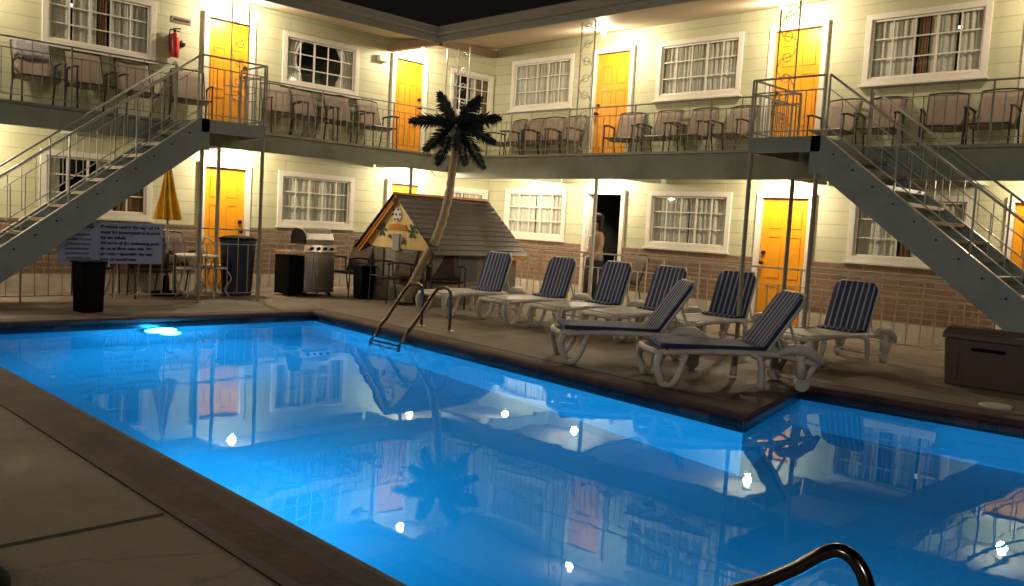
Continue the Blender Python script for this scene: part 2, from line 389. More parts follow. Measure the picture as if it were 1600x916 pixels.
for t in tessellate_polygon([vs]):
    q = [vs[i] for i in t]
    if (q[1]-q[0]).cross(q[2]-q[0]).z < 0: q = q[::-1]
    mb.add(q, [(0,1,2)])
tag(mb.build('pool_water', M_water), 'clear blue pool water mirroring the lit motel', None, None, 'structure')
def pool_light(x, y, z, dx, dy, e):
    d = Vector((dx, dy, 0)); f = MB(); c = Vector((x, y, z))
    f.tube([c, c+d*.03], .21, 24); fo = f.build('lamp_ring', M_steel, pool, off=PO)
    l = MB(); l.tube([c+d*.031, c+d*.06], .19, 24); l.build('lamp_lens', M_poollamp, fo, off=PO)
    ld = bpy.data.lights.new('underwater_lamp', 'SPOT'); ld.energy = e; ld.color = (.72, .9, 1); ld.shadow_soft_size = .1; ld.spot_size = R(170); ld.spot_blend = .6
    lo = bpy.data.objects.new('underwater_lamp', ld); C.objects.link(lo); lo.location = c+d*.09-PO; lo.parent = fo
    lo.rotation_euler = (Vector((dx, dy, -.12))).to_track_quat('-Z', 'Y').to_euler()
pool_light(3.42, -8.55, -.52, 1, 0, POOL*.5)
gl_ = bpy.data.lights.new('underwater_lamp', 'POINT'); gl_.energy = POOL*.2; gl_.color = (.75, .92, 1); gl_.shadow_soft_size = .12  # extra light without a fixture, added for the halo round the lamp
go_ = bpy.data.objects.new('underwater_lamp', gl_); C.objects.link(go_); go_.location = Vector((3.72, -8.55, -.50))-PO; go_.parent = pool
pool_light(8.6, -10.97, -.75, 0, 1, POOL*.62)  # unseen near-wall lamp, added to light the pool
pool_light(13.2, -10.97, -.75, 0, 1, POOL*1.3)  # another unseen lamp, added to brighten the right half of the water

# ------------------------------------------------------------------ motel building
motel = thing('motel_building', 'two storey L-shaped motel with pale green siding, yellow doors and walkways', 'building')
def T(wl, a, nrm, z): return (a, -nrm, z) if wl == 'R' else (nrm, -a, z)
WIN = {'R': [(.54, 2.26), (4.26, 5.98), (8.03, 9.75), (12.3, 14.0)], 'L': [(.05, 1.25), (3.49, 5.08), (7.28, 8.9), (11.2, 12.8)]}
DOOR = {'R': [(2.85, 3.67), (6.56, 7.37), (10.26, 11.07), (15, 15.8)], 'L': [(1.96, 2.66), (5.70, 6.43), (9.75, 10.5), (13.6, 14.35)]}
ZW = {'R': ((1.10, 2.11), (3.73, 4.76)), 'L': ((1.11, 2.07), (3.56, 4.48))}
ZD = {'R': ((0, 2.03), (F2, 4.685)), 'L': ((0, 2.03), (F2, 4.43))}
TOP = {'R': 5.07, 'L': 5.07}
LEN = {'R': 18, 'L': 18}
TR = .085   # window trim width
for wl_ in 'LR':
    holes = []
    for s in (0, 1):
        for a0, a1 in WIN[wl_]: holes.append((a0+TR, a1-TR, ZW[wl_][s][0]+TR, ZW[wl_][s][1]-TR))
        for a0, a1 in DOOR[wl_]: holes.append((a0, a1, ZD[wl_][s][0], ZD[wl_][s][1]))
    xs = sorted({0, LEN[wl_]} | {v for h in holes for v in h[:2]}); zs = sorted({0, TOP[wl_]} | {v for h in holes for v in h[2:]})
    mb = MB()
    for i in range(len(xs)-1):
        for j in range(len(zs)-1):
            cx, cz = (xs[i]+xs[i+1])/2, (zs[j]+zs[j+1])/2
            if any(h[0] < cx < h[1] and h[2] < cz < h[3] for h in holes): continue
            q = [T(wl_, xs[i], 0, zs[j]), T(wl_, xs[i+1], 0, zs[j]), T(wl_, xs[i+1], 0, zs[j+1]), T(wl_, xs[i], 0, zs[j+1])]
            mb.add(q, [(0,1,2,3)])
    for h in holes:
        c = [(h[0], h[2]), (h[1], h[2]), (h[1], h[3]), (h[0], h[3])]
        for k in range(4):
            p, q = c[k], c[(k+1) % 4]
            mb.add([T(wl_, p[0], 0, p[1]), T(wl_, q[0], 0, q[1]), T(wl_, q[0], -.14, q[1]), T(wl_, p[0], -.14, p[1])], [(0,1,2,3)])
    bm = bmesh.new(); o = mb.build('wall', M_sidL if wl_ == 'L' else M_sidR, motel)
    bm.from_mesh(o.data); bmesh.ops.remove_doubles(bm, verts=bm.verts, dist=1e-4); bm.to_mesh(o.data); bm.free()
    # wainscot of thin stone, gaps at the doors, white plinth below
    cuts = sorted(DOOR[wl_]); segs = []; a = .0 if wl_ == 'L' else .047
    for d0, d1 in cuts: segs.append((a, d0-.10)); a = d1+.10
    segs.append((a, LEN[wl_]))
    st = MB(); pl = MB()
    for a0, a1 in segs:
        st.box(T(wl_, a0, .003, .25), T(wl_, a1, .045, 1.06)); pl.box(T(wl_, a0, .003, 0), T(wl_, a1, .06, .249))
    st.build('stone_wainscot', M_ledL if wl_ == 'L' else M_ledR, motel)
    pl.build('plinth', M_base, motel)

def window(wl_, a0, a1, z0, z1, style):
    f = MB(); pr_ = .035
    # outer trim, four mitre-free members standing proud
    f.box(T(wl_, a0, .002, z0), T(wl_, a0+TR, pr_, z1)); f.box(T(wl_, a1-TR, .002, z0), T(wl_, a1, pr_, z1))
    f.box(T(wl_, a0+TR, .002, z1-TR), T(wl_, a1-TR, pr_, z1)); f.box(T(wl_, a0+TR, .002, z0+.0), T(wl_, a1-TR, pr_, z0+TR))
    f.box(T(wl_, a0-.03, .003, z0-.035), T(wl_, a1+.03, .075, z0-.001))
    # sash
    b0, b1, c0, c1 = a0+TR, a1-TR, z0+TR, z1-TR; t = .03
    f.box(T(wl_, b0, -.03, c0), T(wl_, b0+t, -.0, c1)); f.box(T(wl_, b1-t, -.03, c0), T(wl_, b1, -.0, c1))
    f.box(T(wl_, b0+t, -.03, c0), T(wl_, b1-t, -.0, c0+t)); f.box(T(wl_, b0+t, -.03, c1-t), T(wl_, b1-t, -.0, c1))
    wo = f.build('window', M_trim, motel, bevel=.004)
    m = MB(); nx = 5; nz = 3
    for k in range(1, nx):
        x = b0+(b1-b0)*k/nx; hw = .009 if k != 3 else .016
        m.box(T(wl_, x-hw, -.028, c0+t), T(wl_, x+hw, -.012, c1-t))
    for k in range(1, nz):
        z = c0+(c1-c0)*k/nz; m.box(T(wl_, b0+t, -.030, z-.009), T(wl_, b1-t, -.010, z+.009))
    m.build('muntin_grid', M_trim, wo)
    g = MB(); g.add([T(wl_, b0, -.033, c0), T(wl_, b1, -.033, c0), T(wl_, b1, -.033, c1), T(wl_, b0, -.033, c1)], [(0,1,2,3)]); g.build('pane', M_glass, wo)
    # room behind
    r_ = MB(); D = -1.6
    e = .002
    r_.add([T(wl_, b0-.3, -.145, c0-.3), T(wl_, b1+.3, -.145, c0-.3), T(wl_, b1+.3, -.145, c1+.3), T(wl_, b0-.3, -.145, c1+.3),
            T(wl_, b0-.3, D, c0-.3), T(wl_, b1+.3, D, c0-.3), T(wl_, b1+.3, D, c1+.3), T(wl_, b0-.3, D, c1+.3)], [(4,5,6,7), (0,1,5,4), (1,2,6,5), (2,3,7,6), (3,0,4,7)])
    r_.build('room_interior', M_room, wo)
    rnd = random.Random(int(a0*100)+int(z0*10)+(wl_ == 'L')*37)
    def curtain(u0, u1, m_, flare=0, n=.09):
        fd = max(3, int((u1-u0)/n)); ph = rnd.uniform(0, 6); am = rnd.uniform(.018, .028)
        def fn(i, j):
            a = u0+(u1-u0)*i; zz = c0+.01+(c1-c0-.02)*j
            if flare: a = u0+(u1-u0)*i*(1-flare*math.sin(math.pi*min(1, (1-j)*1.1))*.6) if flare > 0 else u1-(u1-u0)*(1-i)*(1+flare*math.sin(math.pi*min(1, (1-j)*1.1))*.6)
            w_ = math.sin(fd*2*math.pi*i+ph)+.4*math.sin(fd*3.7*i+ph*2+j*.8)
            return T(wl_, a, -.062+am*w_*.6*(.8+.2*j), zz)
        s = MB(); s.sheet(fn, max(24, fd*9), 6); s.build('curtain', m_, wo, smooth=True)
    mid = (b0+b1)/2; W_ = b1-b0
    if style == 'closed':
        gp = rnd.uniform(.0, .02)
        curtain(b0, mid-gp, M_curt); curtain(mid+gp, b1, M_curt)
    elif style == 'open':
        curtain(b0, b0+W_*.27, M_curt, .6); curtain(b1-W_*.27, b1, M_curt, -.6)
        l = MB(); c = Vector(T(wl_, mid+.02, -.8, c0+.42*(c1-c0))); l.lathe([(.05, -.09), (.075, -.05), (.055, .05), (.03, .1)], c, 12); l.build('bedside_lamp', M_inglow, wo)
    elif style == 'brown':
        curtain(b0, b0+W_*.40, M_curt); curtain(b0+W_*.43, b0+W_*.52, M_curt2); curtain(b0+W_*.53, b0+W_*.76, M_curt); curtain(b0+W_*.80, b1, M_curt, 0, .07)
        l = MB(); c0_ = T(wl_, b0+W_*.66, -.5, c1-.12); c1_ = T(wl_, b0+W_*.80, -.55, c1-.10); l.tube([c0_, c1_], .025, 8); l.build('pane_reflection', M_inglow, wo)  # glowing bar standing in for a streak reflected in the pane
    elif style == 'half':
        curtain(b0, b0+W_*.30, M_curt2); curtain(b0+W_*.33, b0+W_*.5, M_curt); curtain(b1-W_*.14, b1, M_curt)
    return wo

def door(wl_, a0, a1, z0, z1, hand, panels=False, opened=False):
    if opened:
        d = MB(); # leaf swung into the room
        h0 = a1-.055
        d.box(T(wl_, h0, -.15, z0+.01), T(wl_, h0+.045, -.15-(a1-a0)+.05, z1-.01)); lf = d.build('door', M_roomteal, motel, bevel=.004)
        r_ = MB(); b0, b1, D = a0-.6, a1+.9, -2.2
        r_.add([T(wl_, b0, -.145, 0), T(wl_, b1, -.145, 0), T(wl_, b1, -.145, 2.3), T(wl_, b0, -.145, 2.3), T(wl_, b0, D, 0), T(wl_, b1, D, 0), T(wl_, b1, D, 2.3), T(wl_, b0, D, 2.3)], [(4,5,6,7), (0,1,5,4), (1,2,6,5), (2,3,7,6), (3,0,4,7)])
        r_.build('room_interior', M_roomteal, lf)
        p = MB(); p.box(T(wl_, a0-.02, D+.05, 1.35), T(wl_, a0+.34, D+.02, 1.85)); p.build('wall_picture', M_sling, lf)
    else:
        d = MB(); zb, zt = z0+.012, z1-.012
        d.box(T(wl_, a0+.005, -.05, zb), T(wl_, a1-.005, -.015, zt)); lf = d.build('door', M_door, motel, bevel=.003)
        p = MB(); wd = a1-a0; st_ = .12
        rows = [(.12, .62), (.74, 1.42), (1.54, 1.88)]
        for (q0, q1) in rows:
            for (u0, u1) in ((a0+st_, a0+wd/2-.05), (a0+wd/2+.05, a1-st_)):
                zz0, zz1 = z0+q0, min(z0+q1, z1-.1)
                for bx in (((u0, zz0), (u1, zz0+.02)), ((u0, zz1-.02), (u1, zz1)), ((u0, zz0+.02), (u0+.02, zz1-.02)), ((u1-.02, zz0+.02), (u1, zz1-.02))):
                    p.box(T(wl_, bx[0][0], -.014, bx[0][1]), T(wl_, bx[1][0], -.006, bx[1][1]))
        p.build('panel_moulding', M_door, lf)
        h = MB(); hx = a0+.07 if hand < 0 else a1-.07
        h.tube([T(wl_, hx, -.014, z0+.98), T(wl_, hx, .055, z0+.98)], .016, 8); h.ball(T(wl_, hx, .06, z0+.98), .036, 8)
        h.build('door_handle', M_handle, lf, smooth=True)
        h = MB(); h.tube([T(wl_, hx, -.014, z0+1.14), T(wl_, hx, .02, z0+1.14)], .033, 12); h.build('deadbolt', M_handle, lf)
    f = MB(); t = .085
    f.box(T(wl_, a0-t, .003, z0), T(wl_, a0, .062, z1+t)); f.box(T(wl_, a1, .003, z0), T(wl_, a1+t, .062, z1+t)); f.box(T(wl_, a0, .003, z1), T(wl_, a1, .062, z1+t))
    f.box(T(wl_, a0-.001, -.13, z0), T(wl_, a0+.02, -.0, z1-.0)) if opened else None
    f.build('door_frame', M_trim, lf, bevel=.004)
    s = MB(); s.box(T(wl_, a0, -.12, z0+.001), T(wl_, a1, .02, z0+.011)); s.build('threshold', M_steel, lf)

ST = {('R', 0): ['closed', 'closed', 'brown', 'closed'], ('R', 1): ['closed', 'closed', 'brown', 'closed'], ('L', 0): ['closed', 'closed', 'half', 'closed'], ('L', 1): ['half', 'open', 'brown', 'closed']}
for wl_ in 'LR':
    for s in (0, 1):
        for i, (a0, a1) in enumerate(WIN[wl_]): window(wl_, a0, a1, *ZW[wl_][s], ST[(wl_, s)][i])
        for i, (a0, a1) in enumerate(DOOR[wl_]):
            door(wl_, a0, a1, *ZD[wl_][s], -1, opened=(wl_ == 'R' and s == 0 and i == 0))

# walkway slab of the upper floor: deck, soffit and front beam
sl = MB(); sl.box((.06, -18, F2-.12), (WL-.005, -.0, F2)); sl.box((WL-.005, -WR+.005, F2-.12), (18, -.06, F2)); sl.build('walkway_slab', M_beam, motel)
cl = MB(); cl.add([(.005, -18, F2-.125), (WL-.06, -18, F2-.125), (WL-.06, -.005, F2-.125), (.005, -.005, F2-.125)], [(0,3,2,1)])
cl.add([(WL-.06, -WR+.06, F2-.125), (18, -WR+.06, F2-.125), (18, -.005, F2-.125), (WL-.06, -.005, F2-.125)], [(0,3,2,1)])
cl.build('walkway_ceiling', M_soffit, motel)
bb = MB(); bb.box((WL-.10, -18, F2-.30), (WL, -WR, F2-.03)); bb.build('edge_beam', M_beam, motel, bevel=.005)
bb = MB(); bb.box((WL, -WR, F2-.40), (18, -WR+.10, F2-.03)); bb.build('edge_beam', M_beam, motel, bevel=.005)
bb = MB(); bb.box((WL-.02, -18, F2-.028), (WL+.03, -WR, F2+.012)); bb.box((WL+.03, -WR-.03, F2-.028), (18, -WR+.02, F2+.012)); bb.build('slab_nosing', M_raildark, motel)
# cross beams under the walkway
for y in (-3.0, -6.5, -8.6, -12):
    q = MB(); q.box((.07, y-.05, F2-.28), (WL-.11, y+.05, F2-.126)); q.build('cross_beam', M_beam, motel)
for x in (2.1, 4.5, 7.6, 9.9, 13):
    q = MB(); q.box((x-.05, -WR+.11, F2-.34), (x+.05, -.07, F2-.126)); q.build('cross_beam', M_beam, motel)
# roof: sloping soffit, fascia with gutter, covering
EL, ER, ZE = 1.4, 2.75, 4.60
def soffz(wl_, d): return (4.78-(4.78-ZE)*d/EL) if wl_ == 'L' else (5.07-(5.07-ZE)*d/ER)
so = MB(); so.add([(.0, -18, 4.78), (EL, -18, ZE), (EL, -ER, ZE), (.0, -ER, 4.78)], [(0,1,2,3)]); so.add([(0, 0, 5.07), (0, -ER, 4.60), (EL, -ER, ZE), (18, -ER, ZE), (18, 0, 5.07)], [(0,1,2,3,4)])
so.build('eave_soffit', M_soffit, motel)
fa = MB(); fa.box((EL, -18, ZE-.06), (EL+.03, -ER-.03, ZE+.14)); fa.box((EL, -ER-.03, ZE-.06), (18, -ER, ZE+.14)); fa.build('fascia_board', M_gutter, motel)
def gut(mb, horizontal):
    prof = [(0, .0), (.05, -.0), (.085, .03), (.10, .11), (.12, .125), (.12, .135), (0, .135)]
    if horizontal: mb.prism([(EL+.06, -ER-.03-a, ZE+.06+b) for a, b in prof], (18-EL-.06, 0, 0))
    else: mb.prism([(EL+.03+a, -ER-.155, ZE+.06+b) for a, b in prof], (0, -15, 0))
for h in (True, False):
    g = MB(); gut(g, h); g.build('gutter', M_gutter, motel)
ro = MB(); ro.hexa([(EL+.10, -18, ZE+.20), (EL+.10, -ER-.10, ZE+.20), (-3.5, 3.5, 5.45), (-3.5, -18, 5.45)], [(EL+.10, -18, ZE+.23), (EL+.10, -ER-.10, ZE+.23), (-3.5, 3.5, 5.5), (-3.5, -18, 5.5)])
ro.hexa([(EL+.10, -ER-.10, ZE+.202), (18, -ER-.10, ZE+.202), (18, 3.5, 5.452), (-3.5, 3.5, 5.452)], [(EL+.10, -ER-.10, ZE+.232), (18, -ER-.10, ZE+.232), (18, 3.5, 5.502), (-3.5, 3.5, 5.502)])
ro.build('roof', M_roof, motel)
q = MB(); q.bar((.03, -.04, 4.95), (EL-.03, -ER+.05, ZE-.02), .10, .14); q.build('hip_beam', M_brownbeam, motel)
q = MB(); q.bar((.02, -ER-.02, 4.60), (EL-.01, -ER-.02, ZE-.02), .12, .14); q.build('hip_beam', M_brownbeam, motel)
for y in (-6.9, -10.5):
    q = MB(); q.bar((.01, y, 4.71), (EL-.01, y, ZE-.05), .09, .12); q.build('rafter', M_soffit, motel)
# house ends so that the wings are closed volumes from aside
e = MB(); e.box((-3.5, -18.1, 0), (0, -18, 5.05)); e.box((18, 0, 0), (18.1, 3.5, 5.05)); e.build('end_wall', M_sidL, motel)

# ornamental iron columns
def lattice(p, q, z0, z1, name='iron_column'):
    p, q = Vector(p), Vector(q); mb = MB()
    for a in (p, q): mb.tube([(*a, z0), (*a, z1)], .011, 6)
    n_ = max(2, round((z1-z0)/(q-p).length)); h = (z1-z0)/n_
    for i in range(n_):
        a, b = (p, q) if i % 2 == 0 else (q, p)
        m1 = a.lerp(b, .5)
        mb.tube([(*a, z0+i*h), (*(a.lerp(b, .2)), z0+(i+.42)*h), (*m1, z0+(i+.5)*h), (*(a.lerp(b, .8)), z0+(i+.58)*h), (*b, z0+(i+1)*h)], .006, 5)
        c = m1; r_ = (q-p).length*.22; d = (q-p).normalized()
        mb.tube([(c.x+d.x*r_*math.cos(t), c.y+d.y*r_*math.cos(t), z0+(i+.5)*h+r_*math.sin(t)) for t in [k*math.pi/4 for k in range(9)]], .006, 4)
    return mb.build(name, M_rail, motel)
lattice((4.10, -WR+.06), (4.39, -WR+.06), F2, 4.80)
lattice((7.68, -WR+.06), (7.96, -WR+.06), F2, 4.80)
lattice((12.0, -WR+.06), (12.28, -WR+.06), F2, 4.80)
lattice((WL-.05, -6.57), (WL-.05, -6.29), F2, 4.62)
lattice((WL-.05, -10.6), (WL-.05, -10.3), F2, 4.62)
lattice((WL-.05, -WR-.28), (WL-.05, -WR), F2, 4.62); lattice((WL-.05, -WR), (WL+.25, -WR+.02), F2+.001, 4.62)
def post(x, y, z0, z1, r=.028, m=M_beam):
    q = MB(); q.tube([(x, y, z0), (x, y, z1)], r, 12); q.box((x-.07, y-.07, z0), (x+.07, y+.07, z0+.012)); q.build('post', m, motel, smooth=False)
M_post = mat('post_paint', (.33, .29, .24), .45)
post(4.62, -WR+.06, 0, F2-.40, .032, M_trim); post(8.05, -WR+.06, 0, F2-.40, .03, M_post)
post(WL-.05, -6.72, 0, F2-.30, .03, M_post); post(WL-.05, -3.0, 0, F2-.30, .03, M_post)
post(WL-.05, -WR+.02, 0, F2-.40, .03, M_post); post(11.4, -WR+.06, 0, F2-.40, .03, M_post); post(WL-.05, -10.6, 0, F2-.30, .03, M_post)

# ------------------------------------------------------------------ lamps
def ceiling_lamp(x, y, z, label, e=LAMP, glow=True):
    o = thing('ceiling_lamp', label, 'lamp', (x, y, z), 0, 'round ceiling lamps over the doors')
    b = MB(); b.lathe([(.075, -.02), (.08, -.002), (.08, 0)], (0,0,0), 16); b.build('lamp_base', M_trim, o)
    g = MB(); g.ball((0, 0, -.068), .048, 10); g.build('globe', M_glassw, o, smooth=True)
    ld = bpy.data.lights.new('bulb', 'POINT'); ld.energy = e; ld.color = (1, .85, .61); ld.shadow_soft_size = .065
    lo = bpy.data.objects.new('bulb', ld); C.objects.link(lo); lo.location = (0, 0, -.145); lo.parent = o
    return o
for x, lb in ((3.55, 'upper walkway ceiling lamp by the door left of centre on the right wing'), (7.02, 'upper ceiling lamp over the door at the right stair landing'), (10.66, 'upper ceiling lamp right of the large window, out past the frame')):
    ceiling_lamp(x, -.72, soffz('R', .72)+.0, lb, LAMP*(.55 if x > 10 else 1))
for y, lb in ((-2.42, 'upper ceiling lamp over the yellow door behind the palm crown'), (-6.05, 'upper ceiling lamp over the door at the left stair landing'), (-10.1, 'upper ceiling lamp of the left wing beyond the leftmost window')):
    ceiling_lamp(.52, y, soffz('L', .52), lb)
ZC = F2-.125
for x, lb in ((3.30, 'lower ceiling lamp above the open dark doorway'), (6.97, 'lower ceiling lamp above the yellow door behind the side-on loungers'), (10.66, 'lower ceiling lamp above the yellow door under the right stair')):
    ceiling_lamp(x, -.55, ZC, lb, LAMP*(.45 if x > 10 else 1))
for y, lb in ((-2.30, 'lower ceiling lamp above the door behind the playhouse roof'), (-6.05, 'lower ceiling lamp above the yellow door by the trash can'), (-10.1, 'lower ceiling lamp of the left wing behind the left stair')):
    ceiling_lamp(.50, y, ZC, lb)
ceiling_lamp(1.5, -.62, ZC, 'lower ceiling lamp in the inner corner near the leftmost right-wing window', LAMP*.6)

# two fill lamps added behind the camera to light stair sides, beams and eaves
def fill_lamp(x, y, label, e):
    o = thing('fill_lamp', label, 'lamp', (x, y, 0), 0, 'added fill lamps behind the camera')
    mb = MB(); mb.tube([(0,0,0), (0,0,4.7)], .05, 12); mb.lathe([(.16, 0), (.16, .03), (.07, .12)], (0,0,0), 16); mb.build('pole', M_beam, o, smooth=True)
    mb = MB(); mb.ball((0,0,4.9), .19, 12); mb.build('globe', M_glassw, o, smooth=True)
    ld = bpy.data.lights.new('bulb', 'POINT'); ld.energy = e; ld.color = (1, .88, .72); ld.shadow_soft_size = .5
    lo = bpy.data.objects.new('bulb', ld); C.objects.link(lo); lo.location = (0, 0, 5.65); lo.parent = o
fill_lamp(21, -19, 'added unseen fill lamp behind the camera, right one', 700)
fill_lamp(9, -24, 'added unseen fill lamp behind the camera, left one', 430)

# ------------------------------------------------------------------ railings and fences
def railing(name, p, q, z, h, label, cat, group, m=M_rail, spacing=.125, mid=.14, bay=1.5, zq=None, drop=.08, board=False, sparse=False, gap=.0):
    """straight run from p to q (xy). One thing: rails, posts, one baluster panel per bay."""
    p, q = Vector(p), Vector(q); L = (q-p).length; d = (q-p)/L; nb = max(1, round(L/bay)); zq = z if zq is None else zq
    o = thing(name, label, cat, (p.x, p.y, z), 0, group); off = Vector((p.x, p.y, z))
    def at(s): return Vector((p.x+d.x*s, p.y+d.y*s, z+(zq-z)*s/L))
    U = Vector((0, 0, 1))
    for nm, hh, r_ in (('top_rail', h, .012), ('middle_rail', h-mid, .007), ('bottom_rail', drop, .007)):
        mb = MB(); r_ *= 1.35 if m is M_fence else 1; mb.bar(at(0)+U*hh, at(L)+U*hh, r_*2, r_*1.6); mb.build(nm, m, o, off=off)
    for k in range(nb+1):
        a = at(L*k/nb); mb = MB(); mb.bar(a+U*gap, a+U*(h+.01), .020, .020, (d.x, d.y, 0)); mb.build('post', m, o, off=off)
    for k in range(nb):
        s0, s1 = L*k/nb, L*(k+1)/nb; c_ = max(2, round((s1-s0)/spacing)); mb = MB()
        for j in range(1, c_):
            a = at(s0+(s1-s0)*j/c_)
            top = h-mid if (not sparse or j % 4) else h
            mb.bar(a+U*drop, a+U*top, .015 if m is M_fence else .009, .015 if m is M_fence else .009, (d.x, d.y, 0))
        if not sparse:
            for j in (round(c_*.35), round(c_*.7)):
                a = at(s0+(s1-s0)*j/c_); mb.bar(a+U*(h-mid), a+U*h, .010, .010, (d.x, d.y, 0))
        mb.build('baluster_panel', m, o, off=off)
        if board:
            mb = MB(); mb.bar(at(s0+.02)+U*.10, at(s1-.02)+U*.10, .03, .19); mb.build('kick_board', M_base, o, off=off)
    return o
HR = .80; GR = 'iron railings along the upper walkway'
railing('walkway_railing', (WL-.0, -17.5), (WL-.0, -7.42), F2+.012, HR, 'upper walkway railing left of the left stair landing, chairs behind', 'railing', GR, M_raildark)
railing('walkway_railing', (WL-.0, -6.43), (WL-.0, -WR-.02), F2+.012, HR, 'upper walkway railing between the left stair landing and the palm', 'railing', GR, M_raildark)
railing('walkway_railing', (WL+.1, -WR), (8.10, -WR), F2+.012, .73, 'upper walkway railing between the palm and the right stair landing', 'railing', GR, M_raildark)
railing('walkway_railing', (9.05, -WR), (17.5, -WR), F2+.012, .73, 'upper walkway railing to the right of the right stair landing', 'railing', GR, M_raildark)
GF = 'metal picket fences round the pool'
railing('picket_fence', (.9, -1.62), (10.75, -1.62), 0, .96, 'pale metal picket fence along the stone wall behind the loungers', 'fence', GF, M_fence, .16, .24, 1.75, drop=.12, board=False, sparse=True)
railing('picket_fence', (1.62, -14.5), (1.62, -6.30), 0, 1.05, 'metal picket fence at left carrying the pool rules sign', 'fence', GF, M_railmid, .17, .22, 1.6, drop=.10, sparse=True)
railing('picket_fence', (.62, -6.0), (.62, -3.2), 0, 1.02, 'thin pale picket fence behind the stainless grill', 'fence', GF, M_fence, .15, .22, 1.4, drop=.10, sparse=True)

# ------------------------------------------------------------------ staircases
def staircase(wing, label):
    """landing + straight flight; axis 'a' runs away from the inner corner"""
    if wing == 'L':
        l0, l1, n0, n1 = 6.43, 7.42, WL+.035, 1.98; off = Vector((n0, -l0, 0))
    else:
        l0, l1, n0, n1 = 8.12, 9.05, WR+.035, 3.28; off = Vector((l0, -n0, 0))
    P = lambda a, nn, z: Vector(T(wing, a, nn, z))
    o = thing('staircase', label, 'staircase', off, 0, 'outdoor steel stairs up to the walkway')
    b = lambda mb, nm, m, par=None, **k: mb.build(nm, m, par or o, off=off, **k)
    mb = MB(); mb.box(P(l0, n0, F2-.02), P(l1, n1, F2+.012)); b(mb, 'landing', M_stair)
    mb = MB(); mb.box(P(l0, n1-.04, F2-.17), P(l1+.0, n1, F2-.021)); mb.box(P(l0, n0, F2-.17), P(l0+.04, n1-.04, F2-.021)); mb.box(P(l1-.04, n0, F2-.17), P(l1, n1-.04, F2-.021)); b(mb, 'landing_frame', M_stair)
    for a in (l0+.03, l1-.03):
        mb = MB(); mb.tube([P(a, n1-.03, 0), P(a, n1-.03, F2-.17)], .028, 10); mb.box(P(a-.06, n1-.09, 0), P(a+.06, n1+.03, .012)); b(mb, 'landing_leg', M_post)
    slope = .765; run = F2/slope; A1 = l1+run
    for nn in (n0+.02, n1-.02):
        mb = MB(); w_ = .02
        pts = [(l1-.10, F2+.01), (l1+.02, F2+.01), (A1+.12, .0-.08+.03), (A1+.12, 0), (A1-.42, 0), (l1-.10, F2-.40)]
        pts = [(l1-.12, F2+.015), (l1+.03, F2+.015), (A1+.05, .015), (A1+.05, 0.001), (A1-.50, .001), (l1-.0, F2-.42), (l1-.12, F2-.42)]
        mb.prism([P(a, nn-w_, z) for a, z in pts], P(0, 2*w_, 0)-P(0, 0, 0)); b(mb, 'stringer', M_stair)
        mb = MB(); mb.bar(P(l1+.02, nn, F2+.022), P(A1+.04, nn, .03), .055, .012); b(mb, 'stringer_cap', M_rail)
    ns = 14
    for i in range(1, ns):
        a = l1+run*i/ns; z = F2*(1-i/ns)
        mb = MB(); mb.box(P(a-.26+.06, n0+.045, z-.04), P(a+.06, n1-.045, z)); tr_ = b(mb, 'tread', M_beam); mb = MB(); mb.box(P(a+.06, n0+.05, z-.035), P(a+.066, n1-.05, z+.004)); b(mb, 'tread_nosing', M_raildark, tr_)
    mb = MB()
    for i in range(1, ns):
        a = l1+run*i/ns; z = F2*(1-i/ns); c_ = P(a-.07, n1-.001, z-.02); d_ = P(0, 1, 0)-P(0, 0, 0); mb.tube([c_, c_+d_*.010], .013, 6)
    b(mb, 'bolt_row', M_handle)
    # handrails and balusters on both sides
    for side, nn in (('in', n0+.02), ('out', n1-.02)):
        mb = MB(); hh = .86 if wing == 'L' else .71
        p0, p1 = P(l1+.05, nn, F2+hh), P(A1+.0, nn, hh+.06)
        mb.tube([p0, p1], .014, 8); mb.tube([p1, p1-Vector((0,0,.12))], .014, 8)
        hr = b(mb, 'handrail', M_rail, smooth=True)
        mb = MB(); d_ = Vector((0, 0, .16)); mb.bar(p0-d_, p1-d_, .012, .010); d_ = Vector((0, 0, hh-.12)); mb.bar(p0-d_, p1-d_, .018, .014); b(mb, 'side_rail', M_rail, hr)
        mb = MB(); k_ = 20
        for i in range(0, k_+1):
            t = i/k_; t_ = p0.lerp(p1, t); r_ = .009 if i % 5 == 0 else .0045
            mb.bar(t_-Vector((0, 0, (hh if i % 5 == 0 else hh-.12))), t_-Vector((0, 0, 0 if i % 5 == 0 else .16)), r_*2, r_*2, (1, 0, 0) if wing == 'R' else (0, 1, 0))
        b(mb, 'baluster_panel', M_rail, hr)
    # landing guard
    mb = MB()
    def guard(a, c):
        gh = .89 if wing == 'L' else .71
        for hh, r_ in ((gh, .011), (gh-.16, .007), (.08, .007)): mb.bar(a+Vector((0,0,F2+hh)), c+Vector((0,0,F2+hh)), r_*2, r_*2)
        L = (c-a).length; k = max(2, round(L/.11))
        for i in range(k+1):
            p = a.lerp(c, i/k); mb.bar(p+Vector((0,0,F2+.01)), p+Vector((0,0,F2+(gh if i in (0, k) or i % 4 == 0 else gh-.16))), .020 if i in (0, k) else .009, .020 if i in (0, k) else .009, (1,0,0) if abs((c-a).y) > .1 else (0,1,0))
        # rectangle ornament
        m0, m1 = a.lerp(c, .35), a.lerp(c, .65)
        for z in (.40, .52): mb.bar(m0+Vector((0,0,F2+z)), m1+Vector((0,0,F2+z)), .01, .01)
    guard(P(l0, n1-.02, 0), P(l1, n1-.02, 0)); guard(P(l0+.02, n0+.03, 0), P(l0+.02, n1-.05, 0))
    b(mb, 'landing_guard', M_raildark if wing == 'L' else M_rail)
    return o
staircase('L', 'left steel stair with grey-blue stringers descending to the left edge')
staircase('R', 'right steel stair with grey stringers descending to the brown storage box')

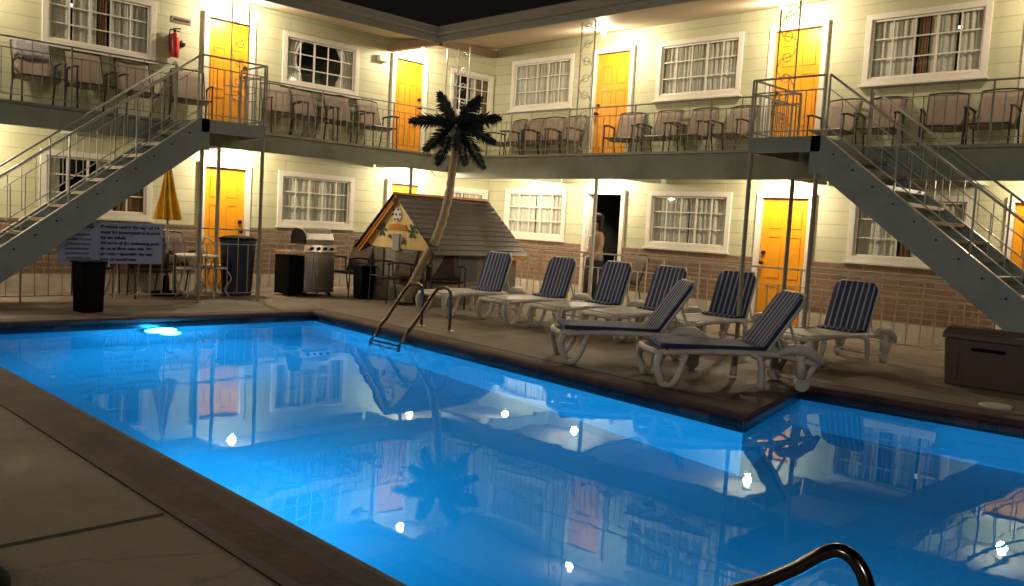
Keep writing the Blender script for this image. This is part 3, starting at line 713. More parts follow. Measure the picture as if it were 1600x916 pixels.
# ------------------------------------------------------------------ sling chairs on the walkway
def make_chair(loc, rz, label, group, sling=M_sling):
    o = thing('patio_chair', label, 'chair', loc, rz, group)
    w_ = .27
    for s in (-1, 1):
        mb = MB(); mb.tube([(s*w_, -.27, 0), (s*w_, -.25, .40), (s*w_, -.24, .62)], .013, 6); mb.build('leg', M_chair, o)
        mb = MB(); mb.tube([(s*w_, .27, 0), (s*w_, .18, .40), (s*w_, .16, .62)], .013, 6); mb.build('leg', M_chair, o)
        mb = MB(); mb.tube([(s*w_, -.28, .63), (s*w_, -.1, .655), (s*w_, .14, .64), (s*w_, .2, .62)], .017, 6, sub=3); mb.build('armrest', M_chair, o)
    mb = MB(); mb.sheet(lambda i, j: ((i-.5)*.48, -.24+.42*j, .42-.03*math.sin(math.pi*j)-.02*j-.012*math.sin(math.pi*i)), 6, 6); mb.build('seat', sling, o, smooth=True, solid=.012)
    mb = MB(); mb.sheet(lambda i, j: ((i-.5)*.48, .18+.17*j+.02*math.sin(math.pi*i), .41+.50*j), 6, 6); mb.build('backrest', sling, o, smooth=True, solid=.012)
    mb = MB()
    for s in (-1, 1): mb.tube([(s*.25, -.25, .42), (s*.25, .17, .39), (s*.25, .19, .42), (s*.25, .37, .93)], .012, 6)
    mb.tube([(-.25, .37, .93), (-.1, .385, .95), (.1, .385, .95), (.25, .37, .93)], .012, 6); mb.tube([(-.25, -.25, .42), (.25, -.25, .42)], .012, 6)
    mb.build('frame', M_chair, o)
    return o
GC = 'taupe sling chairs on the upper walkway'
lab = 'taupe sling chair '
cl_ = [(-9.07, 'leftmost of all, with a grey towel over its back'), (-8.37, 'second from the left, below the middle of the leftmost window'),
       (-7.66, 'third from the left, behind the upper end of the left stair rail'), (-6.87, 'beside the left stair landing and its yellow door'),
       (-5.32, 'just right of the yellow door at the left landing'), (-4.72, 'second right of the left landing door, under the dark window'), (-4.05, 'third right of the left landing door, under the dark window'), (-3.34, 'last before the yellow door behind the palm')]
first = None
for y, l in cl_:
    if first is None: first = make_chair((.46, y, F2+.001), R(90), lab+l, GC)
    else: dup(first, (.42+random.uniform(-.03, .07), y, F2+.001), R(90+random.uniform(-14, 14)), lab+l)
cr_ = [(.85, 'first right of the palm crown, under the corner window'), (1.40, 'second right of the palm crown'), (2.0, 'third right of the palm crown'), (2.52, 'fourth right of the palm crown, by the lattice column'),
       (3.93, 'overlapping the yellow door right of the lattice column'), (4.72, 'under the left half of the middle right-wing window'), (5.40, 'under the right half of the middle right-wing window'), (6.12, 'last before the right landing door'),
       (7.85, 'just right of the right landing door'), (8.52, 'behind the top of the right stair rail'), (9.4, 'under the right end of the large right window'), (10.02, 'rightmost, near the right frame edge')]
for x, l in cr_:
    dup(first, (x, -.46+random.uniform(-.06, .05), F2+.001), R(random.uniform(-16, 16)), lab+l)
tw = MB(); tw.sheet(lambda i, j: (.14-.06*math.cos(math.pi*(j-.5)*2)*0+.10*(j-.5), -9.30+.45*i+.02*math.sin(9*i), F2+.96-.9*abs(j-.5)**1.5*.8+.01*math.sin(12*i)), 12, 10)
tag(tw.build('towel', mat('grey_towel', (.30, .29, .30), .95, var=.3, scale=15), None, smooth=True, solid=.015), 'crumpled grey towel over the back of the leftmost walkway chair', 'towel')

# ------------------------------------------------------------------ sun loungers (hinge at origin, head towards +x)
def make_lounger(loc, rz, label, group, A=72, BL=.60, pad=False):
    o = thing('sun_lounger', label, 'sun lounger', loc, rz, group); H = .33; W_ = .30; LF = 1.05 if not pad else .98; A = R(A)
    for s in (-1, 1):
        mb = MB(); mb.tube([(-LF, s*W_, H-.03), (-LF*.55, s*W_, H+.0), (0, s*W_, H+.0), (.22, s*W_, H-.02), (.52, s*W_*1.02, H-.08)], [.028, .028], 8, sub=3); mb.build('side_rail', M_resin, o, smooth=True)
        mb = MB(); mb.tube([(-LF+.02, s*W_, H-.02), (-LF-.01, s*(W_+.02), H-.13), (-LF+.03, s*(W_+.025), .07), (-LF+.05, s*(W_+.025), .028), (-LF+.13, s*(W_+.025), .028), (-LF+.20, s*(W_+.01), .12), (-LF+.26, s*W_, H-.03)], [.038, .024], 8, sub=3)
        mb.build('front_leg', M_resin, o, smooth=True)
        mb = MB(); mb.tube([(-.12, s*W_, H-.01), (-.05, s*(W_+.03), H-.04), (-.03, s*(W_+.04), .16), (-.03, s*(W_+.045), .02)], [.028, .034], 8, sub=3); mb.build('middle_leg', M_resin, o, smooth=True)
        # moulded hub and wheel at the head end
        mb = MB(); mb.tube([(.12, s*W_, H-.0), (.22, s*(W_+.01), H+.05), (.36, s*(W_+.02), H+.055), (.50, s*(W_+.02), H-.02), (.58, s*W_, H-.09)], [.030, .048, .054, .042, .024], 10); mb.tube([(.34, s*W_, H), (.36, s*W_, .12)], .045, 8); mb.tube([(.50, s*W_, H-.06), (.40, s*W_, .10)], .030, 8); mb.build('arm_hub', M_resin, o, smooth=True)
        mb = MB(); mb.tube([(.37, s*(W_-.025), .075), (.37, s*(W_+.025), .075)], .075, 18); mb.build('wheel', M_resin, o, bevel=.01)
    mb = MB(); mb.tube([(-LF, -W_, H-.03), (-LF-.05, 0, H-.02), (-LF, W_, H-.03)], .03, 8, sub=4); mb.build('foot_bar', M_resin, o, smooth=True)
    mb = MB(); mb.tube([(.37, -W_, .075), (.37, W_, .075)], .015, 6); mb.build('axle', M_resin, o, smooth=True)
    if pad:
        mb = MB(); mb.sheet(lambda i, j: (-LF+.03+(LF-.03)*i, (j-.5)*2*(W_-.005), H+.038-.008*math.sin(math.pi*j)), 10, 8); mb.build('seat', M_stripe, o, smooth=True, solid=.04)
    else:
        mb = MB()
        for k in range(15): mb.box((-LF+.05+k*.069, -W_+.03, H+.0), (-LF+.05+k*.069+.055, W_-.03, H+.018))
        mb.build('seat', M_resin, o, bevel=.004)
        mb = MB(); mb.sheet(lambda i, j: (-.16+.17*i, (j-.5)*2*(W_-.04), H+.034+.01*math.sin(3*i)), 4, 6); mb.build('sling_fold', M_stripe, o, smooth=True, solid=.02)
    ca, sa = math.cos(A), math.sin(A); Wb = W_-.02
    def bf(i, j):
        ww = Wb*(1 if i < .86 else math.sqrt(max(.55, 1-((i-.86)/.14)**2*.45)))
        return (BL*i*ca+.012*math.sin(math.pi*j), (j-.5)*2*ww, H+.02+BL*i*sa)
    mb = MB(); mb.sheet(bf, 14, 8); bk = mb.build('backrest', M_stripe, o, smooth=True, solid=.035 if pad else .022)
    mb = MB(); mb.tube([(.02, -Wb, H), (.02+BL*.88*ca, -Wb, H+BL*.88*sa), (BL*ca+.02, -Wb*.8, H+.02+BL*sa), (BL*ca+.02, Wb*.8, H+.02+BL*sa), (.02+BL*.88*ca, Wb, H+BL*.88*sa), (.02, Wb, H)], .017, 8); mb.build('back_frame', M_resin, bk, smooth=True)
    mb = MB()
    for s in (-1, 1): mb.tube([(BL*.6*ca+.03, s*.2, H+BL*.6*sa), (BL*.6*ca+.16, s*.2, H-.02)], .012, 6)
    mb.tube([(BL*.6*ca+.16, -.2, H-.02), (BL*.6*ca+.16, .2, H-.02)], .012, 6); mb.build('back_strut', M_resin, bk)
    return o
GL = 'navy striped resin sun loungers on the deck'
LG = [((4.30, -3.94), 86, 'navy striped lounger furthest left, in front of the playhouse roof'),
      ((5.34, -3.66), 82, 'navy striped lounger second from the left, against the stone wall'),
      ((6.28, -3.58), 80, 'navy striped lounger third from the left, right of the white post'),
      ((7.13, -3.52), 80, 'navy striped lounger fourth from the left, half hidden by the side-on one'),
      ((7.93, -3.18), 84, 'navy striped lounger left of the yellow door behind the grey post'),
      ((9.40, -3.00), 80, 'navy striped lounger furthest right, below the right stair')]
l0 = None
for (x, y), a, lb in LG:
    if l0 is None: l0 = make_lounger((x, y, 0), R(a), lb, GL)
    else: dup(l0, (x, y, 0), R(a), lb)
l1 = make_lounger((8.44, -5.50, 0), R(50), 'side-on navy lounger near the pool edge, the left one of two', GL, 56, .63, True)
dup(l1, (9.70, -5.64, 0), R(51), 'side-on navy lounger near the pool corner, the right one of two')

# ------------------------------------------------------------------ playhouse
ph = thing('playhouse', 'little wooden playhouse with brown plank roof and cream gable with orange trim', 'playhouse', (2.2, -4.1, 0)); off = Vector((2.2, -4.1, 0))
HX0, HX1, HXM, HY0, HY1, ZEV, ZRG = 1.36, 3.16, 2.24, -4.1, -2.22, .95, 1.74
def b(mb, nm, m, par=None, **k): return mb.build(nm, m, par or ph, off=off, **k)
mb = MB(); mb.box((HX0, HY0, 0), (HX1, HY0+.05, .86)); mb.box((HX1-.05, HY0+.05, 0), (HX1, HY1, .86)); mb.box((HX0, HY0+.05, 0), (HX0+.05, HY1, .86)); mb.box((HX0+.05, HY1-.05, 0), (HX1-.05, HY1, .86)); b(mb, 'wall', M_playwall)
mb = MB(); mb.prism([(HX0-.02, HY0-.015, .86), (HX1+.02, HY0-.015, .86), (HXM, HY0-.015, ZRG-.04)], (0, .05, 0)); gb = b(mb, 'gable', M_gable)
mb = MB(); mb.bar((HX0-.16, HY0-.05, ZEV-.15), (HXM, HY0-.05, ZRG-.01), .04, .10, (0, -1, 0)); mb.bar((HX0-.10, HY0-.08, ZEV-.20), (HXM-.05, HY0-.08, ZRG-.12), .03, .035, (0, -1, 0)); b(mb, 'bargeboard', M_orange)
mb = MB(); mb.bar((HX1+.14, HY0-.05, ZEV-.13), (HXM, HY0-.051, ZRG-.01), .03, .05, (0, -1, 0)); b(mb, 'bargeboard', M_yel)
for s in (1, -1):
    mb = MB(); xe = HX1+.20 if s > 0 else HX0-.20; k_ = 12
    for i in range(k_):
        t0, t1 = i/k_, (i+1)/k_+.02; xa, xb = xe+(HXM-xe)*t0, xe+(HXM-xe)*t1
        za, zb = ZEV-.15+(ZRG+.02-ZEV+.15)*t0+.012, ZEV-.15+(ZRG+.02-ZEV+.15)*t1
        mb.hexa([(xa, HY0-.14, za), (xa, HY1+.1, za), (xb, HY1+.1, zb), (xb, HY0-.14, zb)], [(xa, HY0-.14, za+.014), (xa, HY1+.1, za+.014), (xb, HY1+.1, zb+.008), (xb, HY0-.14, zb+.008)])
    b(mb, 'roof_slope', M_plank)
mb = MB(); mb.box((HX1+.16, HY0+1.2, ZEV-.20), (HX1+.20, HY1+.08, ZEV-.14)); b(mb, 'eave_trim', M_yel)
mb = MB(); mb.box((HXM-.05, HY0-.12, ZRG+.01), (HXM+.05, HY1+.08, ZRG+.045)); b(mb, 'ridge_cap', M_orange)
# gable decorations: checked disc, orange plaque, two leaves, pale figures
M_wht = mat('white_paint', (.75, .75, .72), .5)
mb = MB(); mb.tube([(HXM-.02, HY0-.02, 1.42), (HXM-.02, HY0-.035, 1.42)], .115, 16); dc = b(mb, 'disc_ornament', M_wht, gb)
mb = MB()
for dx, dz in ((-.09, .08), (.03, .08), (-.10, 0), (-.02, 0), (-.05, -.08), (.03, -.08), (.08, .0)):
    mb.box((HXM-.02+dx-.018, HY0-.041, 1.42+dz-.018), (HXM-.02+dx+.018, HY0-.034, 1.42+dz+.018))
b(mb, 'disc_spot', M_rubber, gb)
mb = MB(); mb.prism([(HXM-.26, HY0-.04, 1.17), (HXM+.26, HY0-.04, 1.17), (HXM+.22, HY0-.04, 1.25), (HXM, HY0-.04, 1.275), (HXM-.22, HY0-.04, 1.25)], (0, .02, 0)); b(mb, 'plaque', M_orange, gb)
mb = MB()
for cx in (HXM-.42, HXM+.40):
    for a in range(6):
        t = a*math.pi/3; mb.prism([(cx, HY0-.035, 1.16), (cx+.10*math.cos(t-.25), HY0-.04, 1.16+.10*math.sin(t-.25)), (cx+.13*math.cos(t), HY0-.035, 1.16+.13*math.sin(t)), (cx+.10*math.cos(t+.25), HY0-.04, 1.16+.10*math.sin(t+.25))], (0, .012, 0))
b(mb, 'leaf_ornament', M_green, gb)
mb = MB(); mb.box((HXM-.10, HY0-.05, .82), (HXM+.08, HY0-.02, 1.10)); mb.ball((HXM-.2, HY0-.04, 1.06), .035); mb.ball((HXM+.17, HY0-.04, 1.00), .04, 10, 1.6); b(mb, 'hanging_cloth', mat('pale_cloth', (.36, .35, .33), .8), gb)
mb = MB(); mb.box((HX1+.002, HY0+.35, .38), (HX1+.02, HY0+.95, .76)); b(mb, 'side_hatch', mat('blue_grey_board', (.10, .12, .13), .6))
mb = MB(); mb.box((HX0+.18, HY0-.03, .30), (HX0+.52, HY0-.002, .84)); mb.box((HXM-.02, HY0-.03, .30), (HX1-.25, HY0-.002, .80)); b(mb, 'front_board', mat('olive_board', (.13, .11, .075), .7))

# ------------------------------------------------------------------ palm
pal = thing('palm_tree', 'slender artificial palm with curved trunk and dark drooping crown', 'palm tree', (2.90, -4.43, 0)); PB = Vector((2.90, -4.43, 0))
TP = [(0,0,0), (.06,.10,.30), (.14,.21,.63), (.27,.40,1.15), (.33,.52,1.72), (.335,.58,2.23), (.33,.61,2.50), (.31,.62,2.84)]
TPv = crv([Vector(p) for p in TP], 7)
mb = MB(); rr = [.085-.042*i/(len(TPv)-1)+(.011 if i % 2 else 0) for i in range(len(TPv))]; mb.tube(TPv, rr, 10); mb.build('trunk', M_trunk, pal, smooth=True)
mb = MB(); mb.lathe([(.17, 0), (.17, .02), (.07, .05)], (0,0,0), 16); mb.build('base_plate', M_handle, pal)
crown = TPv[-1]
rv, uv = Vector((r2.x, r2.y, 0)).normalized(), Vector((0, 0, 1)); dv = Vector((-rv.y, rv.x, 0))
# frond tips: (sideways, up, depth) from the crown
FR = [(-.31, .56, .10), (.38, .50, -.12), (-.74, .06, -.10), (.72, .20, .05), (-.47, -.42, -.30), (.50, -.64, -.10), (.22, -.62, -.42), (-.30, -.60, .25),
      (.42, .12, .55), (-.50, .14, .50), (.08, -.40, -.50), (.66, -.22, -.20)]
for i, (sx, uz, dx) in enumerate(FR):
    tipv = rv*sx+dv*dx+uv*uz; L = tipv.length; n_ = 18; pts = []
    arch = .13 if uz < .4 else .03
    for k in range(n_+1):
        t = k/n_; pts.append(crown+tipv*t+uv*(arch*4*t*(1-t)*L*(1.3-t)))
    mb = MB(); mb.tube(pts, [.014, .003], 5)
    for k in range(1, n_):
        t = k/n_; ll = .185*math.sin(math.pi*min(1, t*.86+.14))**.75+.02
        tg = (pts[k+1]-pts[k-1]).normalized(); side = (tg.cross(dv)*.8+tg.cross(uv)*.45).normalized()
        for s_ in (-1, 1):
            for h in (0, .5):
                base_ = pts[k].lerp(pts[k+1], h); l_ = ll*random.uniform(.75, 1.12)
                tip = base_+side*s_*l_*.72+tg*l_*.62-uv*l_*random.uniform(.08, .30)+dv*random.uniform(-.03, .03)
                mid = base_.lerp(tip, .45)+uv*.010; wv = tg*.017
                mb.add([base_-wv*.5, mid-wv, tip, mid+wv, base_+wv*.5], [(0,1,2,3,4)])
    mb.build('frond', M_frond, pal)
mb = MB(); mb.ball(crown-Vector((0,0,.04)), .07, 8); mb.ball(crown+rv*.07-Vector((0,0,.09)), .05, 8); mb.ball(crown-rv*.06-Vector((0,0,.10)), .05, 8); mb.build('coconut_cluster', M_trunk, pal, smooth=True)
mb = MB(); q0 = crown-rv*.30-dv*.1+Vector((0,0,-.42)); mb.tube([q0+rv*.09+uv*.10, q0, q0-rv*.06-uv*.14, q0-rv*.03-uv*.30, q0+rv*.06-uv*.38], [.018, .004], 6, sub=4); mb.build('pale_curl', mat('pale_curl_tone', (.5, .47, .36), .7), pal, smooth=True)  # pale bent tube hanging beside the crown

# ------------------------------------------------------------------ grill
gr = thing('gas_grill', 'stainless gas grill with curved lid and black left side', 'grill', (1.18, -5.2, 0)); off = Vector((1.18, -5.2, 0))
def b(mb, nm, m, par=None, **k): return mb.build(nm, m, par or gr, off=off, **k)
gx0, gx1, gy0, gy1 = .95, 1.42, -5.36, -4.78
mb = MB(); mb.box((gx0, gy0+.012, .06), (gx1, gy1, .72)); b(mb, 'cabinet', M_steel, bevel=.008)
mb = MB(); mb.box((gx0-.01, gy0-.26, .03), (gx1-.02, gy0+.01, .66)); b(mb, 'side_cabinet', M_rubber, bevel=.01)
for y0, y1 in ((gy0+.03, -5.205), (-5.195, gy1-.02)):
    mb = MB(); mb.box((gx1+.002, y0, .10), (gx1+.02, y1, .66)); dd = b(mb, 'cabinet_door', M_steel, bevel=.006)
    hy = y1-.05 if y1 < -5.2 else y0+.05
    mb = MB(); mb.tube([(gx1+.02, hy, .30), (gx1+.05, hy, .32), (gx1+.05, hy, .56), (gx1+.02, hy, .58)], .010, 6); b(mb, 'door_handle', M_steel, dd)
mb = MB(); mb.prism([(gx1-.02, gy0, .72), (gx1+.06, gy0, .73), (gx1+.03, gy0, .84), (gx1-.02, gy0, .85)], (0, gy1-gy0, 0)); cp = b(mb, 'control_panel', M_steel)
for k in range(4):
    y = gy0+.10+k*.125; mb = MB(); mb.tube([(gx1+.045, y, .785), (gx1+.085, y, .79)], .024, 12); b(mb, 'knob', M_rubber, cp)
mb = MB(); prof = [(gx0, .85), (gx1+.0, .85), (gx1+.01, .93), (gx1-.04, 1.03), (gx1-.14, 1.10), (gx0+.14, 1.12), (gx0+.04, 1.06), (gx0, .96)]
mb.prism([(x, gy0+.03, z) for x, z in prof], (0, gy1-gy0-.06, 0)); ld_ = b(mb, 'lid', M_steel, bevel=.01)
mb = MB(); mb.prism([(gx0+(x-gx0)*.97, gy0+.012, .85+(z-.85)*.97) for x, z in prof], (0, .016, 0)); b(mb, 'lid_end', M_rubber, ld_)
mb = MB(); mb.tube([(gx1, gy0+.12, .93), (gx1+.06, gy0+.12, .93), (gx1+.06, gy1-.12, .93), (gx1, gy1-.12, .93)], .013, 8); b(mb, 'lid_handle', M_steel, ld_)
mb = MB(); mb.box((gx0+.02, gy0-.28, .70), (gx1-.04, gy0-.01, .73)); b(mb, 'side_shelf', M_steel)
mb = MB(); mb.box((gx0+.02, gy1+.01, .80), (gx1-.04, gy1+.28, .83)); b(mb, 'side_shelf', M_steel)
for x in (gx0+.05, gx1-.05):
    for y in (gy0+.06, gy1-.06):
        mb = MB(); mb.tube([(x, y-.02, .031), (x, y+.02, .031)], .03, 10); b(mb, 'caster', M_rubber)

# ------------------------------------------------------------------ bins, box
tc_ = thing('trash_can', 'tall navy ribbed trash can behind the fence by the yellow door', 'trash can', (1.02, -6.32, 0))
mb = MB(); n_ = 32; prof = [(.22, 0), (.225, .02), (.27, .82), (.285, .84), (.285, .88)]
mb.lathe(prof, (0,0,0), n_)
for i, v in enumerate(mb.v):
    if .01 < v.z < .83 and i % 2: v.x *= .955; v.y *= .955
mb.build('can_body', M_navycan, tc_)
mb = MB(); mb.lathe([(.295, .88), (.30, .90), (.22, .93), (.1, .945)], (0,0,0), 24); mb.build('lid', M_rubber, tc_, smooth=True)
def small_bin(x, y, wd, h, label, rz=0):
    o = thing('waste_bin', label, 'bin', (x, y, 0), rz, 'small black bins')
    mb = MB(); a = wd/2; c = a*.88; mb.hexa([(-c,-c,0), (c,-c,0), (c,c,0), (-c,c,0)], [(-a,-a,h), (a,-a,h), (a,a,h), (-a,a,h)]); mb.build('bin_body', M_rubber, o, bevel=.015)
    mb = MB(); mb.box((-a-.012,-a-.012,h), (a+.012,a+.012,h+.03)); mb.build('rim', M_rubber, o, bevel=.008)
    mb = MB(); mb.sheet(lambda i, j: ((i-.5)*(wd-.04), (j-.5)*(wd-.04), h+.032-.01*math.sin(9*i)*math.sin(7*j)), 8, 8); mb.build('bag_liner', M_navycan, o)
    return o
small_bin(2.62, -9.1, .29, .60, 'square black bin standing in front of the fence below the rules sign', R(8))
small_bin(1.95, -4.55, .27, .52, 'small black bin before the playhouse gable, left of the palm trunk')

bx = thing('storage_box', 'brown resin storage box on the deck at the foot of the right stair', 'storage box', (11.12, -3.32, 0), R(4))
mb = MB(); mb.hexa([(-.40,-.24,0), (.40,-.24,0), (.40,.24,0), (-.40,.24,0)], [(-.43,-.26,.47), (.43,-.26,.47), (.43,.26,.47), (-.43,.26,.47)]); mb.build('box_body', M_box, bx, bevel=.015)
mb = MB(); mb.prism([(-.45, -.28, .472), (-.45, .28, .472), (-.45, .27, .53), (-.45, .12, .58), (-.45, -.12, .58), (-.45, -.27, .53)], (.90, 0, 0)); mb.build('box_lid', M_box, bx, bevel=.012)
mb = MB(); mb.box((-.17, -.272, .37), (.13, -.253, .40)); mb.build('handle_slot', M_rubber, bx)
mb = MB()
for x in (-.30, .30): mb.box((x-.012, -.262, .06), (x+.012, -.246, .42))
mb.build('box_rib', M_box, bx)

# ------------------------------------------------------------------ left patio: umbrella, table, chairs
um = thing('closed_umbrella', 'furled yellow patio umbrella standing by the left wing wall', 'umbrella', (.85, -7.38, 0))
mb = MB(); mb.tube([(0,0,.03), (0,0,2.06)], .019, 10); mb.build('pole', M_rail, um)
mb = MB(); n_ = 20
pr_ = [(.015, 2.03), (.03, 1.98), (.065, 1.75), (.10, 1.50), (.14, 1.28), (.165, 1.14)]
base_i = 0
for r_, z in pr_:
    for k in range(n_):
        a = 2*math.pi*k/n_; q = r_*(1+(.24 if k % 2 else -.22)*min(1, (2.05-z)*1.5)); mb.v.append(Vector((q*math.cos(a+.3*(2-z)), q*math.sin(a+.3*(2-z)), z+(.05 if k % 4 == 0 and z < 1.2 else 0))))
for i in range(len(pr_)-1):
    for k in range(n_): mb.f.append((i*n_+k, i*n_+(k+1) % n_, (i+1)*n_+(k+1) % n_, (i+1)*n_+k))
mb.f.append(tuple(range(n_))[::-1]); mb.build('folded_canopy', M_yellow, um)
mb = MB(); mb.ball((0,0,2.08), .028, 8); mb.build('finial', M_handle, um)
mb = MB(); mb.lathe([(.24, 0), (.24, .05), (.05, .08), (.04, .3), (.03, .3)], (0,0,0), 20); mb.build('base', M_rubber, um)
def round_table(x, y, r_, h, label):
    o = thing('patio_table', label, 'table', (x, y, 0), 0, 'patio tables by the left fence')
    mb = MB(); mb.lathe([(r_-.02, h-.015), (r_, h-.01), (r_, h+.01), (r_-.01, h+.014)], (0,0,0), 28); mb.build('table_top', M_resin, o)
    for k in range(4):
        a = math.pi/4+k*math.pi/2; mb = MB(); mb.tube([(r_*.85*math.cos(a), r_*.85*math.sin(a), 0), (r_*.55*math.cos(a), r_*.55*math.sin(a), h*.5), (r_*.8*math.cos(a), r_*.8*math.sin(a), h-.016)], .013, 6, sub=3); mb.build('leg', M_rail, o)
    return o
round_table(.95, -8.05, .33, .60, 'small round pale table under the rules sign')
round_table(1.0, -7.0, .36, .62, 'round patio table beside the furled umbrella')
GD = 'dark chairs on the lower patio'
c1 = make_chair((1.12, -7.72, 0), R(80), 'dark brown chair facing the pool under the right end of the rules sign', GD, mat('dark_brown_sling', (.06, .035, .028), .7))
dup(c1, (.50, -7.0, 0), R(100), 'dark chair between the round table and the yellow lower door')
dup(c1, (.6, -8.3, 0), R(60), 'dark chair behind the rules sign by the stone wall')
dup(c1, (1.42, -4.48, 0), R(10), 'dark chair in front of the left side of the playhouse gable')
dup(c1, (2.55, -4.42, 0), R(-5), 'dark chair behind the palm trunk and the small black bin')
dup(c1, (3.42, -4.05, 0), R(60), 'dark chair between the palm trunk and the first lounger')
dup(c1, (4.28, -.62, 0), R(-30), 'dark chair by the stone wall right of the open doorway')
# ornate iron chairs (curled)
def iron_chair(x, y, rz, label):
    o = thing('iron_chair', label, 'chair', (x, y, 0), rz, 'curled iron garden chairs')
    mb = MB(); mb.lathe([(.19, .43), (.20, .44), (.19, .455)], (0,0,0), 20); mb.build('seat', M_rail, o)
    for k in range(4):
        a = math.pi/4+k*math.pi/2; mb = MB(); mb.tube([(.17*math.cos(a), .17*math.sin(a), .43), (.25*math.cos(a), .25*math.sin(a), .28), (.16*math.cos(a), .16*math.sin(a), .12), (.24*math.cos(a), .24*math.sin(a), .0)], .010, 6, sub=4); mb.build('leg', M_rail, o)
    mb = MB()
    mb.tube([(-.19, .10, .44), (-.21, .17, .70), (-.12, .21, .86), (0, .22, .90), (.12, .21, .86), (.21, .17, .70), (.19, .10, .44)], .010, 6, sub=4)
    for s in (-1, 1):
        mb.tube([(s*.02, .20, .47)]+[(s*(.09+.07*math.cos(t)), .20, .66+.10*math.sin(t)) for t in [k*.5-2 for k in range(12)]], .007, 5)
    mb.build('backrest', M_rail, o)
    return o
ic = iron_chair(1.18, -6.78, R(110), 'curled iron chair left of the navy trash can')
dup(ic, (.62, -6.55, 0), R(60), 'curled iron chair before the lower yellow door'); dup(ic, (1.28, -7.25, 0), R(-30), 'curled iron chair in front of the umbrella base')

# ------------------------------------------------------------------ rules sign
sg = thing('pool_rules_sign', 'pale grey pool rules board with navy lettering fixed on the left fence', 'sign', (1.70, -9.18, .52)); off = Vector((1.70, -9.18, .52))
mb = MB(); mb.box((1.69, -9.18, .53), (1.71, -8.687, 1.09)); mb.build('notice_panel', M_signb, sg, off=off, bevel=.003)
mb = MB(); mb.box((1.69, -8.685, .53), (1.71, -7.82, 1.09)); mb.build('rules_panel', M_signb, sg, off=off, bevel=.003)
mb = MB(); mb.box((1.66, -9.17, .60), (1.688, -7.83, .64)); mb.box((1.66, -9.17, .96), (1.688, -7.83, 1.0)); mb.build('mounting_rail', M_rail, sg, off=off)
def text(s, y, z, size, parent, bold=0, width=None):
    cu = bpy.data.curves.new('lettering', 'FONT'); cu.body = s; cu.size = size; cu.extrude = .001; cu.offset = bold
    o = bpy.data.objects.new('lettering_src', cu); C.objects.link(o); bpy.context.view_layer.update()
    me = bpy.data.meshes.new_from_object(o.evaluated_get(bpy.context.evaluated_depsgraph_get())); bpy.data.objects.remove(o)
    me.materials.clear(); me.materials.append(M_ink)
    xs = [v.co.x for v in me.vertices]; wd = max(xs)-min(xs); k = (width/wd) if width else 1
    for v in me.vertices: v.co = Vector((1.7125+v.co.z-off.x, y+v.co.x*k-off.y, z+v.co.y-off.z))
    q = bpy.data.objects.new('lettering', me); C.objects.link(q); q.parent = parent; return q
text('WARNING', -9.12, 1.0, .085, sg, .003, .38)
for i, (s, wd) in enumerate((('NO LIFEGUARD ON DUTY', .30), ('NO DIVING  NO GLASS', .32), ('NO RUNNING IN POOL AREA', .30), ('SHOWER BEFORE ENTERING', .29), ('NO FOOD OR DRINK', .29), ('POOL HOURS 9AM TO 10PM', .30))):
    text(s, -9.08, .90-i*.062, .034, sg, .0003, wd)
for i, (s, wd) in enumerate((('Persons under the age of 14', .78), ('must be accompanied in pool', .79), ('by an adult.', .34), ('All users of the swimming pool', .78), ('do so at their own risk. We', .70), ('are not responsible for any', .70), ('loss or accidents.', .48))):
    text(s, -8.65, 1.01-i*.073, .058, sg, .0022, wd)

# ------------------------------------------------------------------ pool ladder, handrail, extinguisher, lid
ld2 = thing('pool_ladder', 'brown metal pool ladder with two looped rails at the far pool edge', 'pool ladder', (5.45, -6.3, 0)); off = Vector((5.45, -6.3, 0))
for x in (5.2, 5.75):
    mb = MB(); mb.tube([(x, -6.72, -.75), (x, -6.70, -.25), (x, -6.60, .02), (x, -6.50, .12), (x, -6.22, .48), (x, -6.12, .54), (x, -6.02, .54), (x, -5.95, .45), (x, -5.94, .0)], .021, 10, sub=4); r_ = mb.build('ladder_rail', M_rust, ld2, off=off, smooth=True)
    mb = MB(); mb.lathe([(.05, 0), (.05, .012), (.03, .022)], (x, -5.94, .001), 16); mb.build('flange', M_steel, r_, off=off)
for z in (-.35, -.62):
    mb = MB(); mb.box((5.22, -6.78, z-.02), (5.73, -6.68, z+.01)); mb.build('step', M_steel, ld2, off=off)
hr_ = thing('grab_rail', 'dark bent steel grab rail close in the lower right corner', 'handrail', (13.1, -11.2, 0)); off = Vector((13.1, -11.2, 0))
mb = MB(); mb.tube([(12.30, -11.15, 0), (12.31, -11.15, .18), (12.40, -11.15, .33), (12.77, -11.15, .545), (12.90, -11.15, .635), (12.975, -11.15, .700), (13.015, -11.15, .715), (13.05, -11.15, .695), (13.075, -11.15, .64), (13.10, -11.15, .50), (13.12, -11.15, 0)], .0165, 14, sub=5)
mb.build('rail_tube', mat('polished_bronze_steel', (.13, .118, .11), .18, metal=1, var=.2, scale=20), hr_, off=off, smooth=True)
for x in (12.30, 13.12):
    mb = MB(); mb.lathe([(.045, 0), (.045, .012), (.026, .024)], (x, -11.15, .019), 16); mb.build('flange', M_steel, hr_, off=off)
fe = thing('fire_extinguisher', 'red fire extinguisher on the upper left wall between window and door', 'fire extinguisher', (.11, -7.02, 3.68))
mb = MB(); mb.lathe([(.065, 0), (.07, .015), (.07, .30), (.055, .35), (.025, .375)], (0,0,0), 16); mb.build('cylinder', M_red, fe, smooth=True)
mb = MB(); mb.lathe([(.02, .375), (.022, .42)], (0,0,0), 10); mb.bar((0, -.03, .43), (0, .09, .45), .02, .018); mb.bar((0, -.03, .41), (0, .08, .40), .02, .014); mb.build('valve_handle', M_handle, fe)
